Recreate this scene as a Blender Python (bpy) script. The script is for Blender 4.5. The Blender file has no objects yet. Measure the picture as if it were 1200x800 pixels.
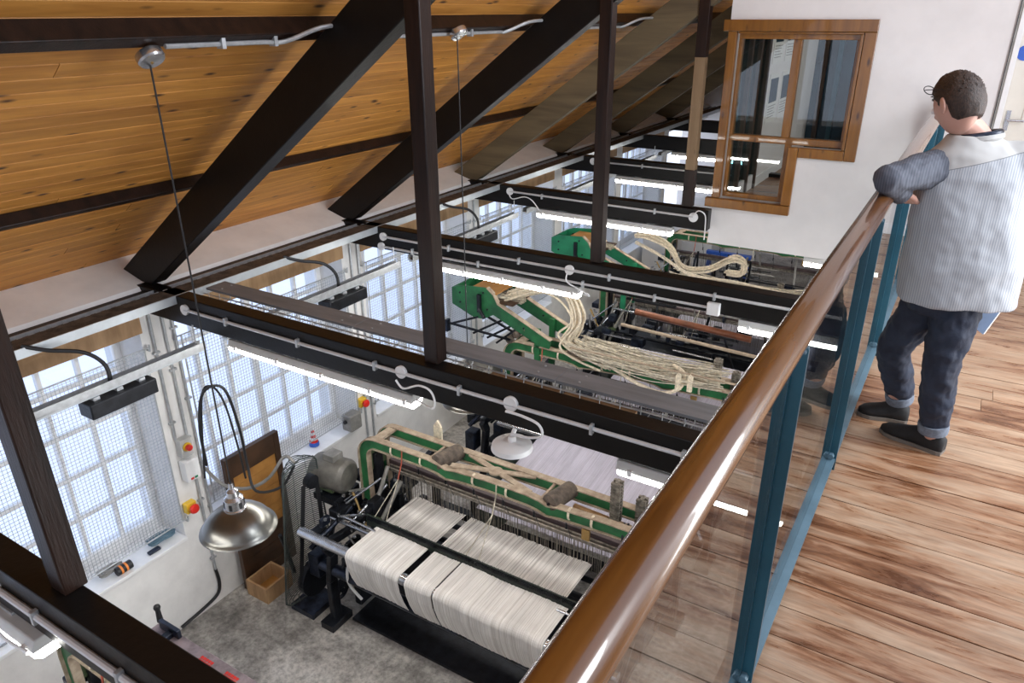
import bpy, math, random
from mathutils import Vector, Matrix, Euler, noise
random.seed(7)
SC = bpy.context.scene
COL = SC.collection
PI = math.pi

# ------------------------------------------------------------------ camera, sky, lights, exposure
cam_d = bpy.data.cameras.new('camera'); cam = bpy.data.objects.new('camera', cam_d); COL.objects.link(cam)
_y, _p, _r = math.radians(31.6), math.radians(24.0), math.radians(-.33)
_f = Vector((-math.sin(_y)*math.cos(_p), math.cos(_y)*math.cos(_p), -math.sin(_p)))
_rt = Vector((math.cos(_y), math.sin(_y), 0)); _up = _rt.cross(_f)
_c, _s = math.cos(_r), math.sin(_r)
_R = _c*_rt + _s*_up; _U = -_s*_rt + _c*_up
cam.matrix_world = Matrix(((_R.x, _U.x, -_f.x, 0), (_R.y, _U.y, -_f.y, 0), (_R.z, _U.z, -_f.z, 1.8), (0, 0, 0, 1)))
cam_d.sensor_width = 36; cam_d.lens = 36*865/1200; cam_d.clip_start = .02; cam_d.clip_end = 200
SC.camera = cam

W = bpy.data.worlds.new('sky'); SC.world = W; W.use_nodes = True
W.node_tree.nodes['Background'].inputs[0].default_value = (.74, .82, 1.0, 1)
W.node_tree.nodes['Background'].inputs[1].default_value = 1.65

SC.view_settings.view_transform = 'Standard'; SC.view_settings.look = 'None'
SC.view_settings.gamma = 1; SC.view_settings.exposure = 0.0

def area(name, loc, direction, sx, sy, power, color=(1, 1, 1)):
    d = bpy.data.lights.new(name, 'AREA'); d.shape = 'RECTANGLE'; d.size = sx; d.size_y = sy
    d.energy = power; d.color = color
    o = bpy.data.objects.new(name, d); COL.objects.link(o); o.location = loc
    o.rotation_euler = Vector(direction).to_track_quat('-Z', 'Y').to_euler()
    return o
area('rooflight_daylight', (2.3, 3.0, 3.1), (-.85, .30, -.62), 0.7, 1.5, 100, (.93, .96, 1))
area('rear_window_daylight', (1.2, -2.4, 2.3), (-.3, 1, -.35), 2.6, 1.3, 28, (1, .97, .93))
area('added_workshop_fill', (2.4, 4.0, -.7), (-1, 0, -.25), 1.0, 6.0, 260, (.95, .97, 1))  # added fill lamp, unseen below the gallery, to brighten the workshop

area('added_back_room_fill', (1.5, 9.0, 2.3), (-.8, 0, -.6), 1.0, 1.0, 45, (1, .98, .94))  # added unseen lamp that brightens the room behind the end window

# ------------------------------------------------------------------ mesh helpers
class MB:
    def __init__(s): s.v = []; s.f = []
    def add(s, vs, fs):
        n = len(s.v); s.v += [tuple(v) for v in vs]; s.f += [tuple(i+n for i in f) for f in fs]; return s
    def bx(s, x0, x1, y0, y1, z0, z1):
        vs = [(x, y, z) for x in (x0, x1) for y in (y0, y1) for z in (z0, z1)]
        return s.add(vs, [(0,1,3,2),(4,6,7,5),(0,4,5,1),(2,3,7,6),(0,2,6,4),(1,5,7,3)])
    def bar(s, a, b, w, h, up=(0,0,1), ch=0):
        a, b = Vector(a), Vector(b); d = (b-a).normalized(); up = Vector(up)
        if abs(d.dot(up)) > .99: up = Vector((0,1,0))
        r = d.cross(up).normalized(); u = r.cross(d)
        if ch:
            pr = [(-w/2+ch,-h/2),(w/2-ch,-h/2),(w/2,-h/2+ch),(w/2,h/2-ch),(w/2-ch,h/2),(-w/2+ch,h/2),(-w/2,h/2-ch),(-w/2,-h/2+ch)]
        else: pr = [(-w/2,-h/2),(w/2,-h/2),(w/2,h/2),(-w/2,h/2)]
        n = len(pr)
        vs = [a+r*x+u*y for x, y in pr]+[b+r*x+u*y for x, y in pr]
        return s.add(vs, [tuple(range(n))[::-1], tuple(range(n, 2*n))]+[(i, (i+1)%n, n+(i+1)%n, n+i) for i in range(n)])
    def tube(s, pts, r, n=8, cap=True):
        pts = [Vector(p) for p in pts]; m = len(pts)
        rr = r if isinstance(r, (list, tuple)) else [r]*m
        vs = []; prev = None
        for i, p in enumerate(pts):
            t = (pts[min(i+1, m-1)]-pts[max(i-1, 0)]).normalized()
            if prev is None:
                a = Vector((0,0,1)) if abs(t.z) < .9 else Vector((0,1,0)); u = t.cross(a).normalized()
            else:
                u = prev - t*prev.dot(t)
                u = u.normalized() if u.length > 1e-6 else t.orthogonal().normalized()
            prev = u; w = t.cross(u)
            for k in range(n):
                c, q = math.cos(2*PI*k/n), math.sin(2*PI*k/n); vs.append(p+(u*c+w*q)*rr[i])
        fs = [(i*n+k, i*n+(k+1)%n, (i+1)*n+(k+1)%n, (i+1)*n+k) for i in range(m-1) for k in range(n)]
        if cap: fs += [tuple(range(n))[::-1], tuple(range((m-1)*n, m*n))]
        return s.add(vs, fs)
    def cyl(s, a, b, r, r2=None, n=16):
        return s.tube([a, b], [r, r if r2 is None else r2], n)
    def lathe(s, prof, origin=(0,0,0), axis=(0,0,1), n=24, close=False):
        ax = Vector(axis).normalized(); u = ax.orthogonal().normalized(); w = ax.cross(u); o = Vector(origin)
        vs = []; m = len(prof)
        for r, h in prof:
            for k in range(n):
                c, q = math.cos(2*PI*k/n), math.sin(2*PI*k/n); vs.append(o+ax*h+(u*c+w*q)*max(r, 1e-4))
        e = m if close else m-1
        fs = [(i*n+k, i*n+(k+1)%n, ((i+1)%m)*n+(k+1)%n, ((i+1)%m)*n+k) for i in range(e) for k in range(n)]
        return s.add(vs, fs)
    def prism(s, poly, a, b, plane='xz'):
        n = len(poly)
        def P(p, t): return {'xz': (p[0], t, p[1]), 'yz': (t, p[0], p[1]), 'xy': (p[0], p[1], t)}[plane]
        vs = [P(p, a) for p in poly]+[P(p, b) for p in poly]
        return s.add(vs, [tuple(range(n)), tuple(range(n, 2*n))[::-1]]+[(i, n+i, n+(i+1)%n, (i+1)%n) for i in range(n)])
    def strip(s, pts, w, a, b, plane='xz'):
        """a bent flat band: centreline pts in a plane, in-plane width w, extruded a..b"""
        L = []; Rr = []; m = len(pts)
        for i, p in enumerate(pts):
            q0 = pts[max(i-1, 0)]; q1 = pts[min(i+1, m-1)]
            dx, dy = q1[0]-q0[0], q1[1]-q0[1]; l = math.hypot(dx, dy) or 1
            nx, ny = -dy/l, dx/l
            L.append((p[0]+nx*w/2, p[1]+ny*w/2)); Rr.append((p[0]-nx*w/2, p[1]-ny*w/2))
        for i in range(m-1):
            s.prism([L[i], L[i+1], Rr[i+1], Rr[i]], a, b, plane)
        return s
    def build(s, name, mat, parent=None, bevel=0, smooth=False, label=None, merge=False, angle=35):
        me = bpy.data.meshes.new(name); me.from_pydata(s.v, [], s.f)
        import bmesh
        bm = bmesh.new(); bm.from_mesh(me)
        if merge: bmesh.ops.remove_doubles(bm, verts=bm.verts, dist=1e-5)
        bmesh.ops.recalc_face_normals(bm, faces=bm.faces); bm.to_mesh(me); bm.free()
        me.update()
        o = bpy.data.objects.new(name, me); COL.objects.link(o)
        if mat: me.materials.append(mat)
        if bevel:
            m = o.modifiers.new('bevel', 'BEVEL'); m.width = bevel; m.segments = 2; m.limit_method = 'ANGLE'; m.angle_limit = math.radians(40)
        if smooth:
            me.shade_smooth()
            me.set_sharp_from_angle(angle=math.radians(angle))
        if parent: o.parent = parent; o.matrix_parent_inverse = parent.matrix_basis.inverted()
        if label: o['label'] = label
        return o

def tag(o, label=None, cat=None, group=None, kind=None):
    if label: o['label'] = label
    if cat: o['category'] = cat
    if group: o['group'] = group
    if kind: o['kind'] = kind
    return o
def thing(name, loc=(0,0,0), label=None, cat=None, group=None, kind=None, rz=0):
    o = bpy.data.objects.new(name, None); COL.objects.link(o); o.location = loc; o.rotation_euler = (0,0,rz)
    o.empty_display_size = .1
    return tag(o, label, cat, group, kind)
def copy_tree(o, parent=None):
    c = o.copy(); COL.objects.link(c)
    if parent: c.parent = parent
    for ch in list(o.children): copy_tree(ch, c)
    return c
def bez(p0, p1, p2, p3, n=12):
    p0, p1, p2, p3 = map(Vector, (p0, p1, p2, p3)); out = []
    for i in range(n+1):
        t = i/n; out.append((1-t)**3*p0+3*(1-t)**2*t*p1+3*(1-t)*t*t*p2+t**3*p3)
    return out
def spline(pts, n=6):
    P = [Vector(p) for p in pts]; out = []
    for i in range(len(P)-1):
        a = P[max(i-1, 0)]; b = P[i]; c = P[i+1]; d = P[min(i+2, len(P)-1)]
        for k in range(n):
            t = k/n
            out.append(.5*((2*b)+(c-a)*t+(2*a-5*b+4*c-d)*t*t+(3*b-a-3*c+d)*t**3))
    out.append(P[-1]); return out

# ------------------------------------------------------------------ material helpers
def new_mat(name):
    m = bpy.data.materials.new(name); m.use_nodes = True; nt = m.node_tree
    return m, nt, nt.nodes['Principled BSDF']
def N(nt, t, **k):
    n = nt.nodes.new(t)
    for a, b in k.items(): setattr(n, a, b)
    return n
def coords(nt, mode='Object', scale=(1,1,1), rnd=0):
    tc = N(nt, 'ShaderNodeTexCoord'); mp = N(nt, 'ShaderNodeMapping'); mp.inputs['Scale'].default_value = scale
    if mode == 'World':
        g = N(nt, 'ShaderNodeNewGeometry'); src = g.outputs['Position']
    else: src = tc.outputs[mode]
    if rnd:
        oi = N(nt, 'ShaderNodeObjectInfo'); ml = N(nt, 'ShaderNodeMath', operation='MULTIPLY'); ml.inputs[1].default_value = rnd
        nt.links.new(oi.outputs['Random'], ml.inputs[0])
        ad = N(nt, 'ShaderNodeVectorMath', operation='ADD'); nt.links.new(src, ad.inputs[0]); nt.links.new(ml.outputs[0], ad.inputs[1]); src = ad.outputs[0]
    nt.links.new(src, mp.inputs['Vector']); return mp.outputs['Vector']
def ramp(nt, fac, stops):
    r = N(nt, 'ShaderNodeValToRGB'); e = r.color_ramp.elements
    while len(e) < len(stops): e.new(.5)
    for el, (p, c) in zip(e, stops):
        el.position = p; el.color = (c[0], c[1], c[2], 1) if not isinstance(c, (int, float)) else (c, c, c, 1)
    nt.links.new(fac, r.inputs[0]); return r.outputs[0]
def noise_n(nt, vec, scale=5, detail=4, rough=.6, dist=0):
    n = N(nt, 'ShaderNodeTexNoise'); n.inputs['Scale'].default_value = scale; n.inputs['Detail'].default_value = detail
    n.inputs['Roughness'].default_value = rough; n.inputs['Distortion'].default_value = dist
    nt.links.new(vec, n.inputs['Vector']); return n.outputs['Fac']
def bump(nt, h, bsdf, strength=.2, dist=.01):
    b = N(nt, 'ShaderNodeBump'); b.inputs['Strength'].default_value = strength; b.inputs['Distance'].default_value = dist
    nt.links.new(h, b.inputs['Height']); nt.links.new(b.outputs[0], bsdf.inputs['Normal'])
def mixc(nt, fac, a, b, mode='MIX'):
    m = N(nt, 'ShaderNodeMix', data_type='RGBA', blend_type=mode)
    for sock, v in ((m.inputs[0], fac), (m.inputs[6], a), (m.inputs[7], b)):
        if hasattr(v, 'default_value'): nt.links.new(v, sock)
        elif isinstance(v, (int, float)): sock.default_value = v
        else: sock.default_value = (v[0], v[1], v[2], 1)
    return m.outputs[2]
def simple(name, col, rough=.5, metal=0, var=.15, scale=8, bumps=0, stretch=(1,1,1), col2=None, coat=0, spec=.5, bscale=None):
    m, nt, b = new_mat(name); v = coords(nt, 'World', stretch); n = noise_n(nt, v, scale)
    c2 = col2 or tuple(x*(1-var*1.6) for x in col); c1 = tuple(min(1, x*(1+var*.5)) for x in col) if not col2 else col
    nt.links.new(ramp(nt, n, [(.32, c2), (.66, c1)]), b.inputs['Base Color'])
    b.inputs['Roughness'].default_value = rough; b.inputs['Metallic'].default_value = metal
    b.inputs['Coat Weight'].default_value = coat; b.inputs['Specular IOR Level'].default_value = spec
    if bumps: bump(nt, noise_n(nt, v, bscale or scale*4), b, bumps, .01)
    return m
M = {}
M['wall'] = simple('white_wall_paint', (.76,.735,.725), .6, var=.04, scale=3, bumps=.05)
M['brickwhite'] = simple('whitewashed_wall', (.80,.785,.765), .7, var=.06, scale=5, bumps=.15)
M['plaster'] = simple('rough_white_plaster', (.90,.88,.86), .85, var=.05, scale=4, bumps=.25, bscale=12)
M['white'] = simple('white_gloss_paint', (.84,.84,.84), .35, var=.04)
M['black'] = simple('black_beam_paint', (.008,.007,.0065), .36, spec=.22, var=.4, scale=6, bumps=.12, col2=(.006,.005,.005), bscale=30)
M['darkpost'] = simple('dark_brown_post', (.026,.012,.008), .36, spec=.25, var=.4, scale=3, bumps=.15, stretch=(6,6,.6), col2=(.008,.0045,.004), bscale=20)
M['galv'] = simple('galvanised_steel', (.52,.54,.56), .42, .55, var=.12, scale=25)
M['silver'] = simple('silver_trim', (.50,.54,.57), .4, .45, var=.08, scale=8)
M['conduit'] = simple('white_grey_conduit', (.60,.60,.61), .35, .2, var=.05)
M['plastic_white'] = simple('white_plastic', (.80,.80,.80), .4, var=.03)
M['plastic_grey'] = simple('grey_plastic', (.50,.50,.49), .45, var=.05)
M['rubber'] = simple('black_rubber', (.012,.012,.014), .5, var=.2)
M['iron'] = simple('black_cast_iron', (.016,.018,.024), .35, .4, var=.4, scale=12, bumps=.2)
M['iron_blue'] = simple('oily_blue_black_iron', (.028,.036,.06), .3, .5, var=.5, scale=14, bumps=.2)
M['steel'] = simple('bright_machined_steel', (.62,.63,.66), .25, .9, var=.12, scale=14)
M['brass'] = simple('brass', (.55,.36,.14), .4, .8, var=.2)
M['green'] = simple('green_machine_paint', (.022,.17,.055), .42, var=.3, scale=7, bumps=.1, col2=(.012,.075,.03))
M['green_light'] = simple('bright_green_paint', (.02,.27,.12), .42, var=.25, scale=5, col2=(.012,.15,.07))
M['olive'] = simple('faded_olive_green_paint', (.085,.12,.05), .5, var=.3, scale=9, col2=(.045,.07,.03))
M['fluff'] = simple('dusty_cream_edge', (.46,.37,.27), .8, var=.3, scale=16, bumps=.3, col2=(.27,.20,.14))
M['teal'] = simple('teal_steel_paint', (.018,.085,.125), .3, .2, var=.15, scale=4)
M['teal_rail'] = simple('blue_grey_steel', (.11,.19,.245), .4, .2, var=.15, scale=5)
M['red'] = simple('red_plastic', (.75,.03,.02), .35, var=.08)
M['yellow'] = simple('yellow_plastic', (.85,.55,.04), .4, var=.08)
M['blue'] = simple('blue_plastic', (.03,.12,.55), .4, var=.1)
M['paleblue'] = simple('pale_blue', (.35,.5,.75), .5, var=.1)
M['tan'] = simple('pale_timber', (.50,.31,.16), .6, var=.25, scale=3, stretch=(4,4,1), col2=(.33,.19,.09))
M['crate'] = simple('orange_pine', (.50,.24,.06), .55, var=.3, scale=4, col2=(.30,.13,.03))
M['rope'] = simple('cream_rope', (.78,.68,.52), .8, var=.2, scale=40, bumps=.3)
M['cord'] = simple('cream_cord', (.64,.58,.46), .8, var=.3, scale=30)
M['brown'] = simple('dark_stained_board', (.075,.038,.02), .45, var=.4, scale=5, col2=(.03,.016,.01))
M['grey_metal'] = simple('grey_enamel', (.30,.29,.27), .5, .3, var=.2, scale=10)
M['plank_grey'] = simple('grey_tray_cover', (.23,.24,.255), .55, 0, var=.3, scale=4, stretch=(.6,4,1), col2=(.15,.157,.165))
M['dustbrown'] = simple('dusty_brown_ledge', (.11,.085,.065), .8, var=.4, scale=14, bumps=.4)
M['wool'] = simple('woven_warp', (.70,.67,.62), .85, var=.06)

def lit(name, col, strength):
    m = bpy.data.materials.new(name); m.use_nodes = True; nt = m.node_tree; nt.nodes.clear()
    e = N(nt, 'ShaderNodeEmission'); e.inputs[0].default_value = (*col, 1); e.inputs[1].default_value = strength
    o = N(nt, 'ShaderNodeOutputMaterial'); nt.links.new(e.outputs[0], o.inputs[0]); return m
M['tube'] = lit('lit_fluorescent_diffuser', (1, .98, .93), 27.0)
def glass(name, tint=(1,1,1), f0=.05, rough=0.0):
    m = bpy.data.materials.new(name); m.use_nodes = True; nt = m.node_tree; nt.nodes.clear()
    t = N(nt, 'ShaderNodeBsdfTransparent'); t.inputs[0].default_value = (*tint, 1)
    g = N(nt, 'ShaderNodeBsdfGlossy'); g.inputs['Roughness'].default_value = rough
    lw = N(nt, 'ShaderNodeLayerWeight'); lw.inputs[0].default_value = .5
    pw = N(nt, 'ShaderNodeMath', operation='POWER'); pw.inputs[1].default_value = 4.0; nt.links.new(lw.outputs['Facing'], pw.inputs[0])
    ma = N(nt, 'ShaderNodeMath', operation='MULTIPLY_ADD'); nt.links.new(pw.outputs[0], ma.inputs[0]); ma.inputs[1].default_value = .9-f0; ma.inputs[2].default_value = f0
    mx = N(nt, 'ShaderNodeMixShader'); o = N(nt, 'ShaderNodeOutputMaterial')
    nt.links.new(ma.outputs[0], mx.inputs[0]); nt.links.new(t.outputs[0], mx.inputs[1]); nt.links.new(g.outputs[0], mx.inputs[2]); nt.links.new(mx.outputs[0], o.inputs[0])
    return m
M['glass'] = glass('clear_glass', (.93,.97,.97))
M['railglass'] = glass('balustrade_glass', (.90,.93,.93), .10)
M['winglass'] = glass('window_glass', (.90,.94,1.0))

def wood_boards(name, c1, c2, knot, axis, rough=.45, knots=True, rnd=20, gs=1.0, coat=0.1):
    """pine with grain along one axis, dark knots"""
    m, nt, b = new_mat(name)
    st = {'x': (1.2,14,14), 'y': (14,1.2,14), 'z': (14,14,1.2)}[axis]
    v = coords(nt, 'World', tuple(s*gs for s in st), rnd)
    n = noise_n(nt, v, 1.3, 5, .6, .6)
    oi = N(nt, 'ShaderNodeObjectInfo')
    col = ramp(nt, n, [(.30, c2), (.68, c1)])
    tone = ramp(nt, oi.outputs['Random'], [(0, .82), (1, 1.08)])
    col = mixc(nt, 1.0, col, tone, 'MULTIPLY')
    if knots:
        st2 = {'x': (3.2,9,9), 'y': (9,3.2,9), 'z': (9,9,3.2)}[axis]
        v2 = coords(nt, 'World', st2, rnd)
        vo = N(nt, 'ShaderNodeTexVoronoi'); vo.inputs['Scale'].default_value = 1.25; nt.links.new(v2, vo.inputs['Vector'])
        k = ramp(nt, vo.outputs['Distance'], [(.06, 1), (.19, 0)])
        col = mixc(nt, k, col, knot)
    nt.links.new(col, b.inputs['Base Color']); b.inputs['Roughness'].default_value = rough; b.inputs['Coat Weight'].default_value = coat
    bump(nt, n, b, .15, .004)
    return m
M['pine_roof'] = wood_boards('orange_pine_boards', (.66,.30,.060), (.43,.172,.029), (.05,.017,.005), 'y', .55, coat=0)
M['pine_frame'] = wood_boards('varnished_pine', (.29,.118,.015), (.18,.066,.009), (.06,.02,.006), 'z', .3, coat=.4, rnd=5)
M['rafter_grey'] = wood_boards('weathered_olive_timber', (.17,.125,.066), (.085,.062,.034), (.05,.035,.02), 'x', .7, False, 3, .4, 0)
M['post_pale'] = wood_boards('bare_softwood_post', (.33,.22,.12), (.20,.12,.06), (.06,.03,.015), 'z', .6, True, 3, .5, 0)
M['handrail'] = wood_boards('varnished_hardwood', (.26,.105,.018), (.075,.026,.007), (.05,.02,.01), 'y', .24, False, 3, .35, .5)

def floor_wood():
    m, nt, b = new_mat('worn_varnished_floorboards')
    v = coords(nt, 'World', (1.3,7,1), 9)
    grain = noise_n(nt, coords(nt, 'World', (5,60,1), 13), 1.0, 5, .65)
    wear = noise_n(nt, v, 1.6, 8, .68, .5)
    big = noise_n(nt, coords(nt, 'World', (.9,1.6,1)), 1.4, 3, .5)
    mx = N(nt, 'ShaderNodeMath', operation='ADD'); nt.links.new(wear, mx.inputs[0])
    m2 = N(nt, 'ShaderNodeMath', operation='MULTIPLY'); m2.inputs[1].default_value = .55; nt.links.new(big, m2.inputs[0]); nt.links.new(m2.outputs[0], mx.inputs[1])
    oi = N(nt, 'ShaderNodeObjectInfo'); m3 = N(nt, 'ShaderNodeMath', operation='MULTIPLY_ADD'); nt.links.new(oi.outputs['Random'], m3.inputs[0]); m3.inputs[1].default_value = .10; nt.links.new(mx.outputs[0], m3.inputs[2])
    w = ramp(nt, m3.outputs[0], [(.64, (.11,.042,.017)), (.74, (.22,.10,.048)), (.81, (.33,.19,.11)), (.96, (.41,.28,.185))])
    g = ramp(nt, grain, [(.3, .68), (.65, 1.08)])
    nt.links.new(mixc(nt, 1.0, w, g, 'MULTIPLY'), b.inputs['Base Color'])
    r = ramp(nt, wear, [(.4, .26), (.65, .5)]); nt.links.new(r, b.inputs['Roughness'])
    bump(nt, grain, b, .12, .003); return m
M['floorboard'] = floor_wood()
def concrete():
    m, nt, b = new_mat('stained_concrete')
    a = noise_n(nt, coords(nt, 'World', (1,1,1)), 1.9, 8, .65, .4)
    f = noise_n(nt, coords(nt, 'World', (1,1,1)), 22, 6, .7)
    c = ramp(nt, a, [(.30, (.14,.13,.12)), (.42, (.30,.28,.26)), (.54, (.52,.49,.455)), (.7, (.66,.64,.61))])
    g = ramp(nt, f, [(.35, .55), (.6, 1.1)])
    nt.links.new(mixc(nt, 1.0, c, g, 'MULTIPLY'), b.inputs['Base Color']); b.inputs['Roughness'].default_value = .45
    bump(nt, f, b, .2, .004); return m
M['concrete'] = concrete()

# ------------------------------------------------------------------ constants measured from the photograph
FZ = -2.95                       # workshop floor level; the gallery floor is at 0
TF = [.79, 2.84, 4.92, 6.99, 9.1, 11.2, 13.3]   # camera-side faces of the trusses
TO = .06                         # posts and rafters stand this far behind the beam face
WX = -4.87                       # inner face of the window wall
SL = .72                         # roof slope
def board_z(x): return .19+SL*(x+5.2)

# ------------------------------------------------------------------ setting: floors
o = MB().bx(-5.4, 5, -2, 16, FZ-.1, FZ).build('floor_workshop', M['concrete']); tag(o, kind='structure')
gal = thing('floor_gallery', (0,0,0), kind='structure')
MB().bx(-.30, 3.6, -3, 7.15, -.24, -.022).build('floor_slab', M['brown'], gal)
y = -1.2; i = 0
while y < 7.12:
    w = .142
    y1 = min(y+w, 7.13)
    cut = random.uniform(.3, 2.2); prev = -.285
    cuts = [cut]+([cut+1.1] if cut < 1.4 else [])+[3.6]
    for c in cuts:
        dz = random.uniform(-.0012, .0012)
        MB().bx(prev, c-.0022, y+.002, y1-.002, -.02, dz).build('floorboard', M['floorboard'], gal)
        prev = c
    y = y1
fas = MB().bx(-.325, -.30, -3, 7.1, -.26, .0).build('trim_1', M['black']); tag(fas, kind='structure')

# ------------------------------------------------------------------ setting: left wall with window bays
piers = [(f+.07-.14, f+.07+.14) for f in TF]
bays = []
lw = thing('wall_left', (WX,0,FZ), kind='structure')
mb = MB()
WS, WH = -2.12, -.30               # sill and head heights
mb.bx(-5.4, WX, -2, 16, FZ, WS-.03)
for a, b in piers: mb.bx(-5.4, WX, a, b, WS-.03, .02)
for (q, p1), (p2, r) in zip([(-2, -1.55)]+piers, piers+[(16, 16)]): mb.bx(-5.4, WX-.02, p1, p2, WH+.06, .0)
mb.bx(-5.4, WX, -2, -1.55, WS-.03, 0)
mb.build('wall_masonry', M['brickwhite'], lw)
edges = [(-1.55, piers[0][0])]+[(piers[k][1], piers[k+1][0]) for k in range(len(piers)-1)]
# second jambs: the opening stops a little short of the pier on its far side
def window_bay(idx, y0, y1):
    w = thing('window_%d' % idx, (-5.2,(y0+y1)/2,WS), kind='structure')
    X0, X1 = -5.22, -5.17
    zb, zt = WS+.0, WH+.06
    fr = MB(); t = .055
    fr.bx(X0, X1, y0, y0+t, zb, zt); fr.bx(X0, X1, y1-t, y1, zb, zt); fr.bx(X0, X1, y0+t, y1-t, zb, zb+.10); fr.bx(X0, X1, y0+t, y1-t, zt-t, zt)
    fr.build('window_frame', M['white'], w, bevel=.004)
    ncol = max(1, round((y1-y0-2*t)/.27)); nrow = 5
    cw = (y1-y0-2*t)/ncol; rh = (zt-t-zb-.10)/nrow
    for k in range(1, ncol):
        yy = y0+t+k*cw; wd = .03 if k == ncol//2 else .014
        MB().bx(X0+.008, X1+.004, yy-wd, yy+wd, zb+.1, zt-t).build('glazing_bar', M['white'], w)
    for k in range(1, nrow):
        zz = zb+.1+k*rh
        MB().bx(X0+.01, X1, y0+t, y1-t, zz-.014, zz+.014).build('glazing_bar', M['white'], w)
    pane = None
    for a in range(ncol):
        for c in range(nrow):
            yy = y0+t+(a+.5)*cw; zz = zb+.1+(c+.5)*rh
            if pane is None:
                pm = MB().bx(-.002, .002, -cw/2+.006, cw/2-.006, -rh/2+.006, rh/2-.006)
                pane = pm.build('pane', M['winglass']); p = pane
            else:
                p = pane.copy(); COL.objects.link(p)
            p.parent = w; p.location = (-5.195+5.2, yy-(y0+y1)/2, zz-WS)
    MB().bx(-5.4, WX+.025, y0, y1, WS-.03, WS).build('window_sill', M['white'], w, bevel=.004)
    # timber lintel
    MB().bx(WX-.06, WX+.01, y0-.02, y1+.02, WH-.01, WH+.12).build('lintel', M['tan'], w, bevel=.004)
    return w
for k, (a, b) in enumerate(edges[:7]): window_bay(k+1, a, b)

def mesh_guard(y0, y1, label):
    g = thing('window_guard', (WX+.03,(y0+y1)/2,WS), label, 'window guard', 'wire mesh guards over the workshop windows')
    z0, z1 = WS+.17, -.42; X = WX+.035
    mw = MB(); y = y0+.02; d = .0014; n = 0
    while y < y1-.01:
        mw.bx(X-d, X+d, y-d, y+d, z0, z1); y += .027
    z = z0
    while z < z1:
        mw.bx(X-d, X+d, y0+.01, y1-.01, z-d, z+d); z += .027
    o = mw.build('wire_mesh', M['galv'], g); o['kind'] = 'stuff'
    for zz in (z0, z1): MB().cyl((X, y0-.03, zz), (X, y1+.03, zz), .006, n=8).build('rod', M['galv'], g)
    for yy in (y0+.012, y1-.012): MB().cyl((X, yy, z0), (X, yy, z1), .005, n=8).build('rod', M['galv'], g)
    for yy in (y0-.03, y1+.03):
        for zz in (z0, z1): MB().tube([(WX, yy, zz-.03), (WX+.03, yy, zz-.03), (X, yy, zz), (X, yy, zz+.02)], .007, 8).build('hook', M['galv'], g)
    return g
gl = ['wire mesh guard over the window at the bottom left corner', 'wire mesh guard over the window left of the hanging lamp', 'wire mesh guard over the window behind the traffic cone toy on the sill',
      'wire mesh guard over the third window along, behind the green loom head', 'wire mesh guard over the fifth window along', 'wire mesh guard over the sixth window along', 'wire mesh guard over the farthest window']
for (a, b), l in zip(edges[:7], gl): mesh_guard(a, b, l)

# ------------------------------------------------------------------ setting: far wall and right wall of the workshop, upper end
o = MB().bx(-5.4, 5, 15.8, 16.0, FZ, 3.6).build('wall_far', M['wall']); tag(o, kind='structure')
o = MB().bx(3.4, 3.6, -2, 15.8, FZ, -.24).build('wall_right', M['brickwhite']); tag(o, kind='structure')
o = MB().bx(3.5, 3.7, -3, 7.1, -.24, 1.3).build('wall_gallery_right', M['wall']); tag(o, kind='structure')
o = MB().bx(-5.4, 5, -2.2, -2, FZ, -.24).build('wall_near', M['brickwhite']); tag(o, kind='structure')
# gallery end wall with an L-shaped window opening
gw = thing('wall_gallery_end', (-2.09,7.15,0), kind='structure')
m = MB(); Y0, Y1 = 7.15, 7.30
m.bx(-2.085, -2.03, Y0, Y1, -.32, 2.46)
m.bx(-2.03, -.93, Y0, Y1, 1.66, 2.46); m.bx(-2.03, -1.42, Y0, Y1, -.32, .13); m.bx(-1.42, -.93, Y0, Y1, -.32, .66)
m.bx(-.93, .08, Y0, Y1, -.32, 3.2); m.bx(.95, 3.6, Y0, Y1, -.32, 3.2); m.bx(.08, .95, Y0, Y1, -.32, 0); m.bx(.08, .95, Y0, Y1, 2.05, 3.2)
m.bx(-2.03, -.93, Y0, Y1, 2.46, 3.2)
m.build('wall_panel', M['wall'], gw)
o = MB().bx(-.28, .05, 7.132, 7.15, 0, .09).build('baseboard_end', M['white'], bevel=.003); tag(o, kind='structure')

# ------------------------------------------------------------------ setting: ceiling of pine boards
ceil = thing('ceiling', (-5.2,0,.19), kind='structure')
nrm = Vector((-SL, 0, 1)).normalized(); dirx = Vector((1, 0, SL)).normalized()
bw = .098; k = 0
L0 = Vector((-5.28, 0, board_z(-5.28)))
Lmax = (0.02+5.28)*math.sqrt(1+SL*SL)
s = 0
while s < Lmax:
    a = L0+dirx*s; b = L0+dirx*(s+bw-.0025)
    cuts = [-2.2, random.uniform(-1, 2.8), random.uniform(4.4, 8), 12.0, 15.8]
    for c0, c1 in zip(cuts[:-1], cuts[1:]):
        up = nrm*.02
        ch = dirx*.003
        vs = []
        for yy in (c0+.002, c1-.002):
            vs += [Vector((q.x, yy, q.z)) for q in (a+nrm*.004, a+ch, b-ch, b+nrm*.004, b+up, a+up)]
        MB().add(vs, [(0,1,2,3,4,5), (11,10,9,8,7,6)]+[(i, 6+i, 6+(i+1)%6, (i+1)%6) for i in range(6)]).build('roof_board', M['pine_roof'], ceil)
    s += bw
o = MB().add([(-5.45, -2.2, board_z(-5.45)+.028), (0, -2.2, board_z(0)+.028), (0, 15.8, board_z(0)+.028), (-5.45, 15.8, board_z(-5.45)+.028)], [(0,1,2,3)]).build('roof_deck', M['brown'], ceil)
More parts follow.
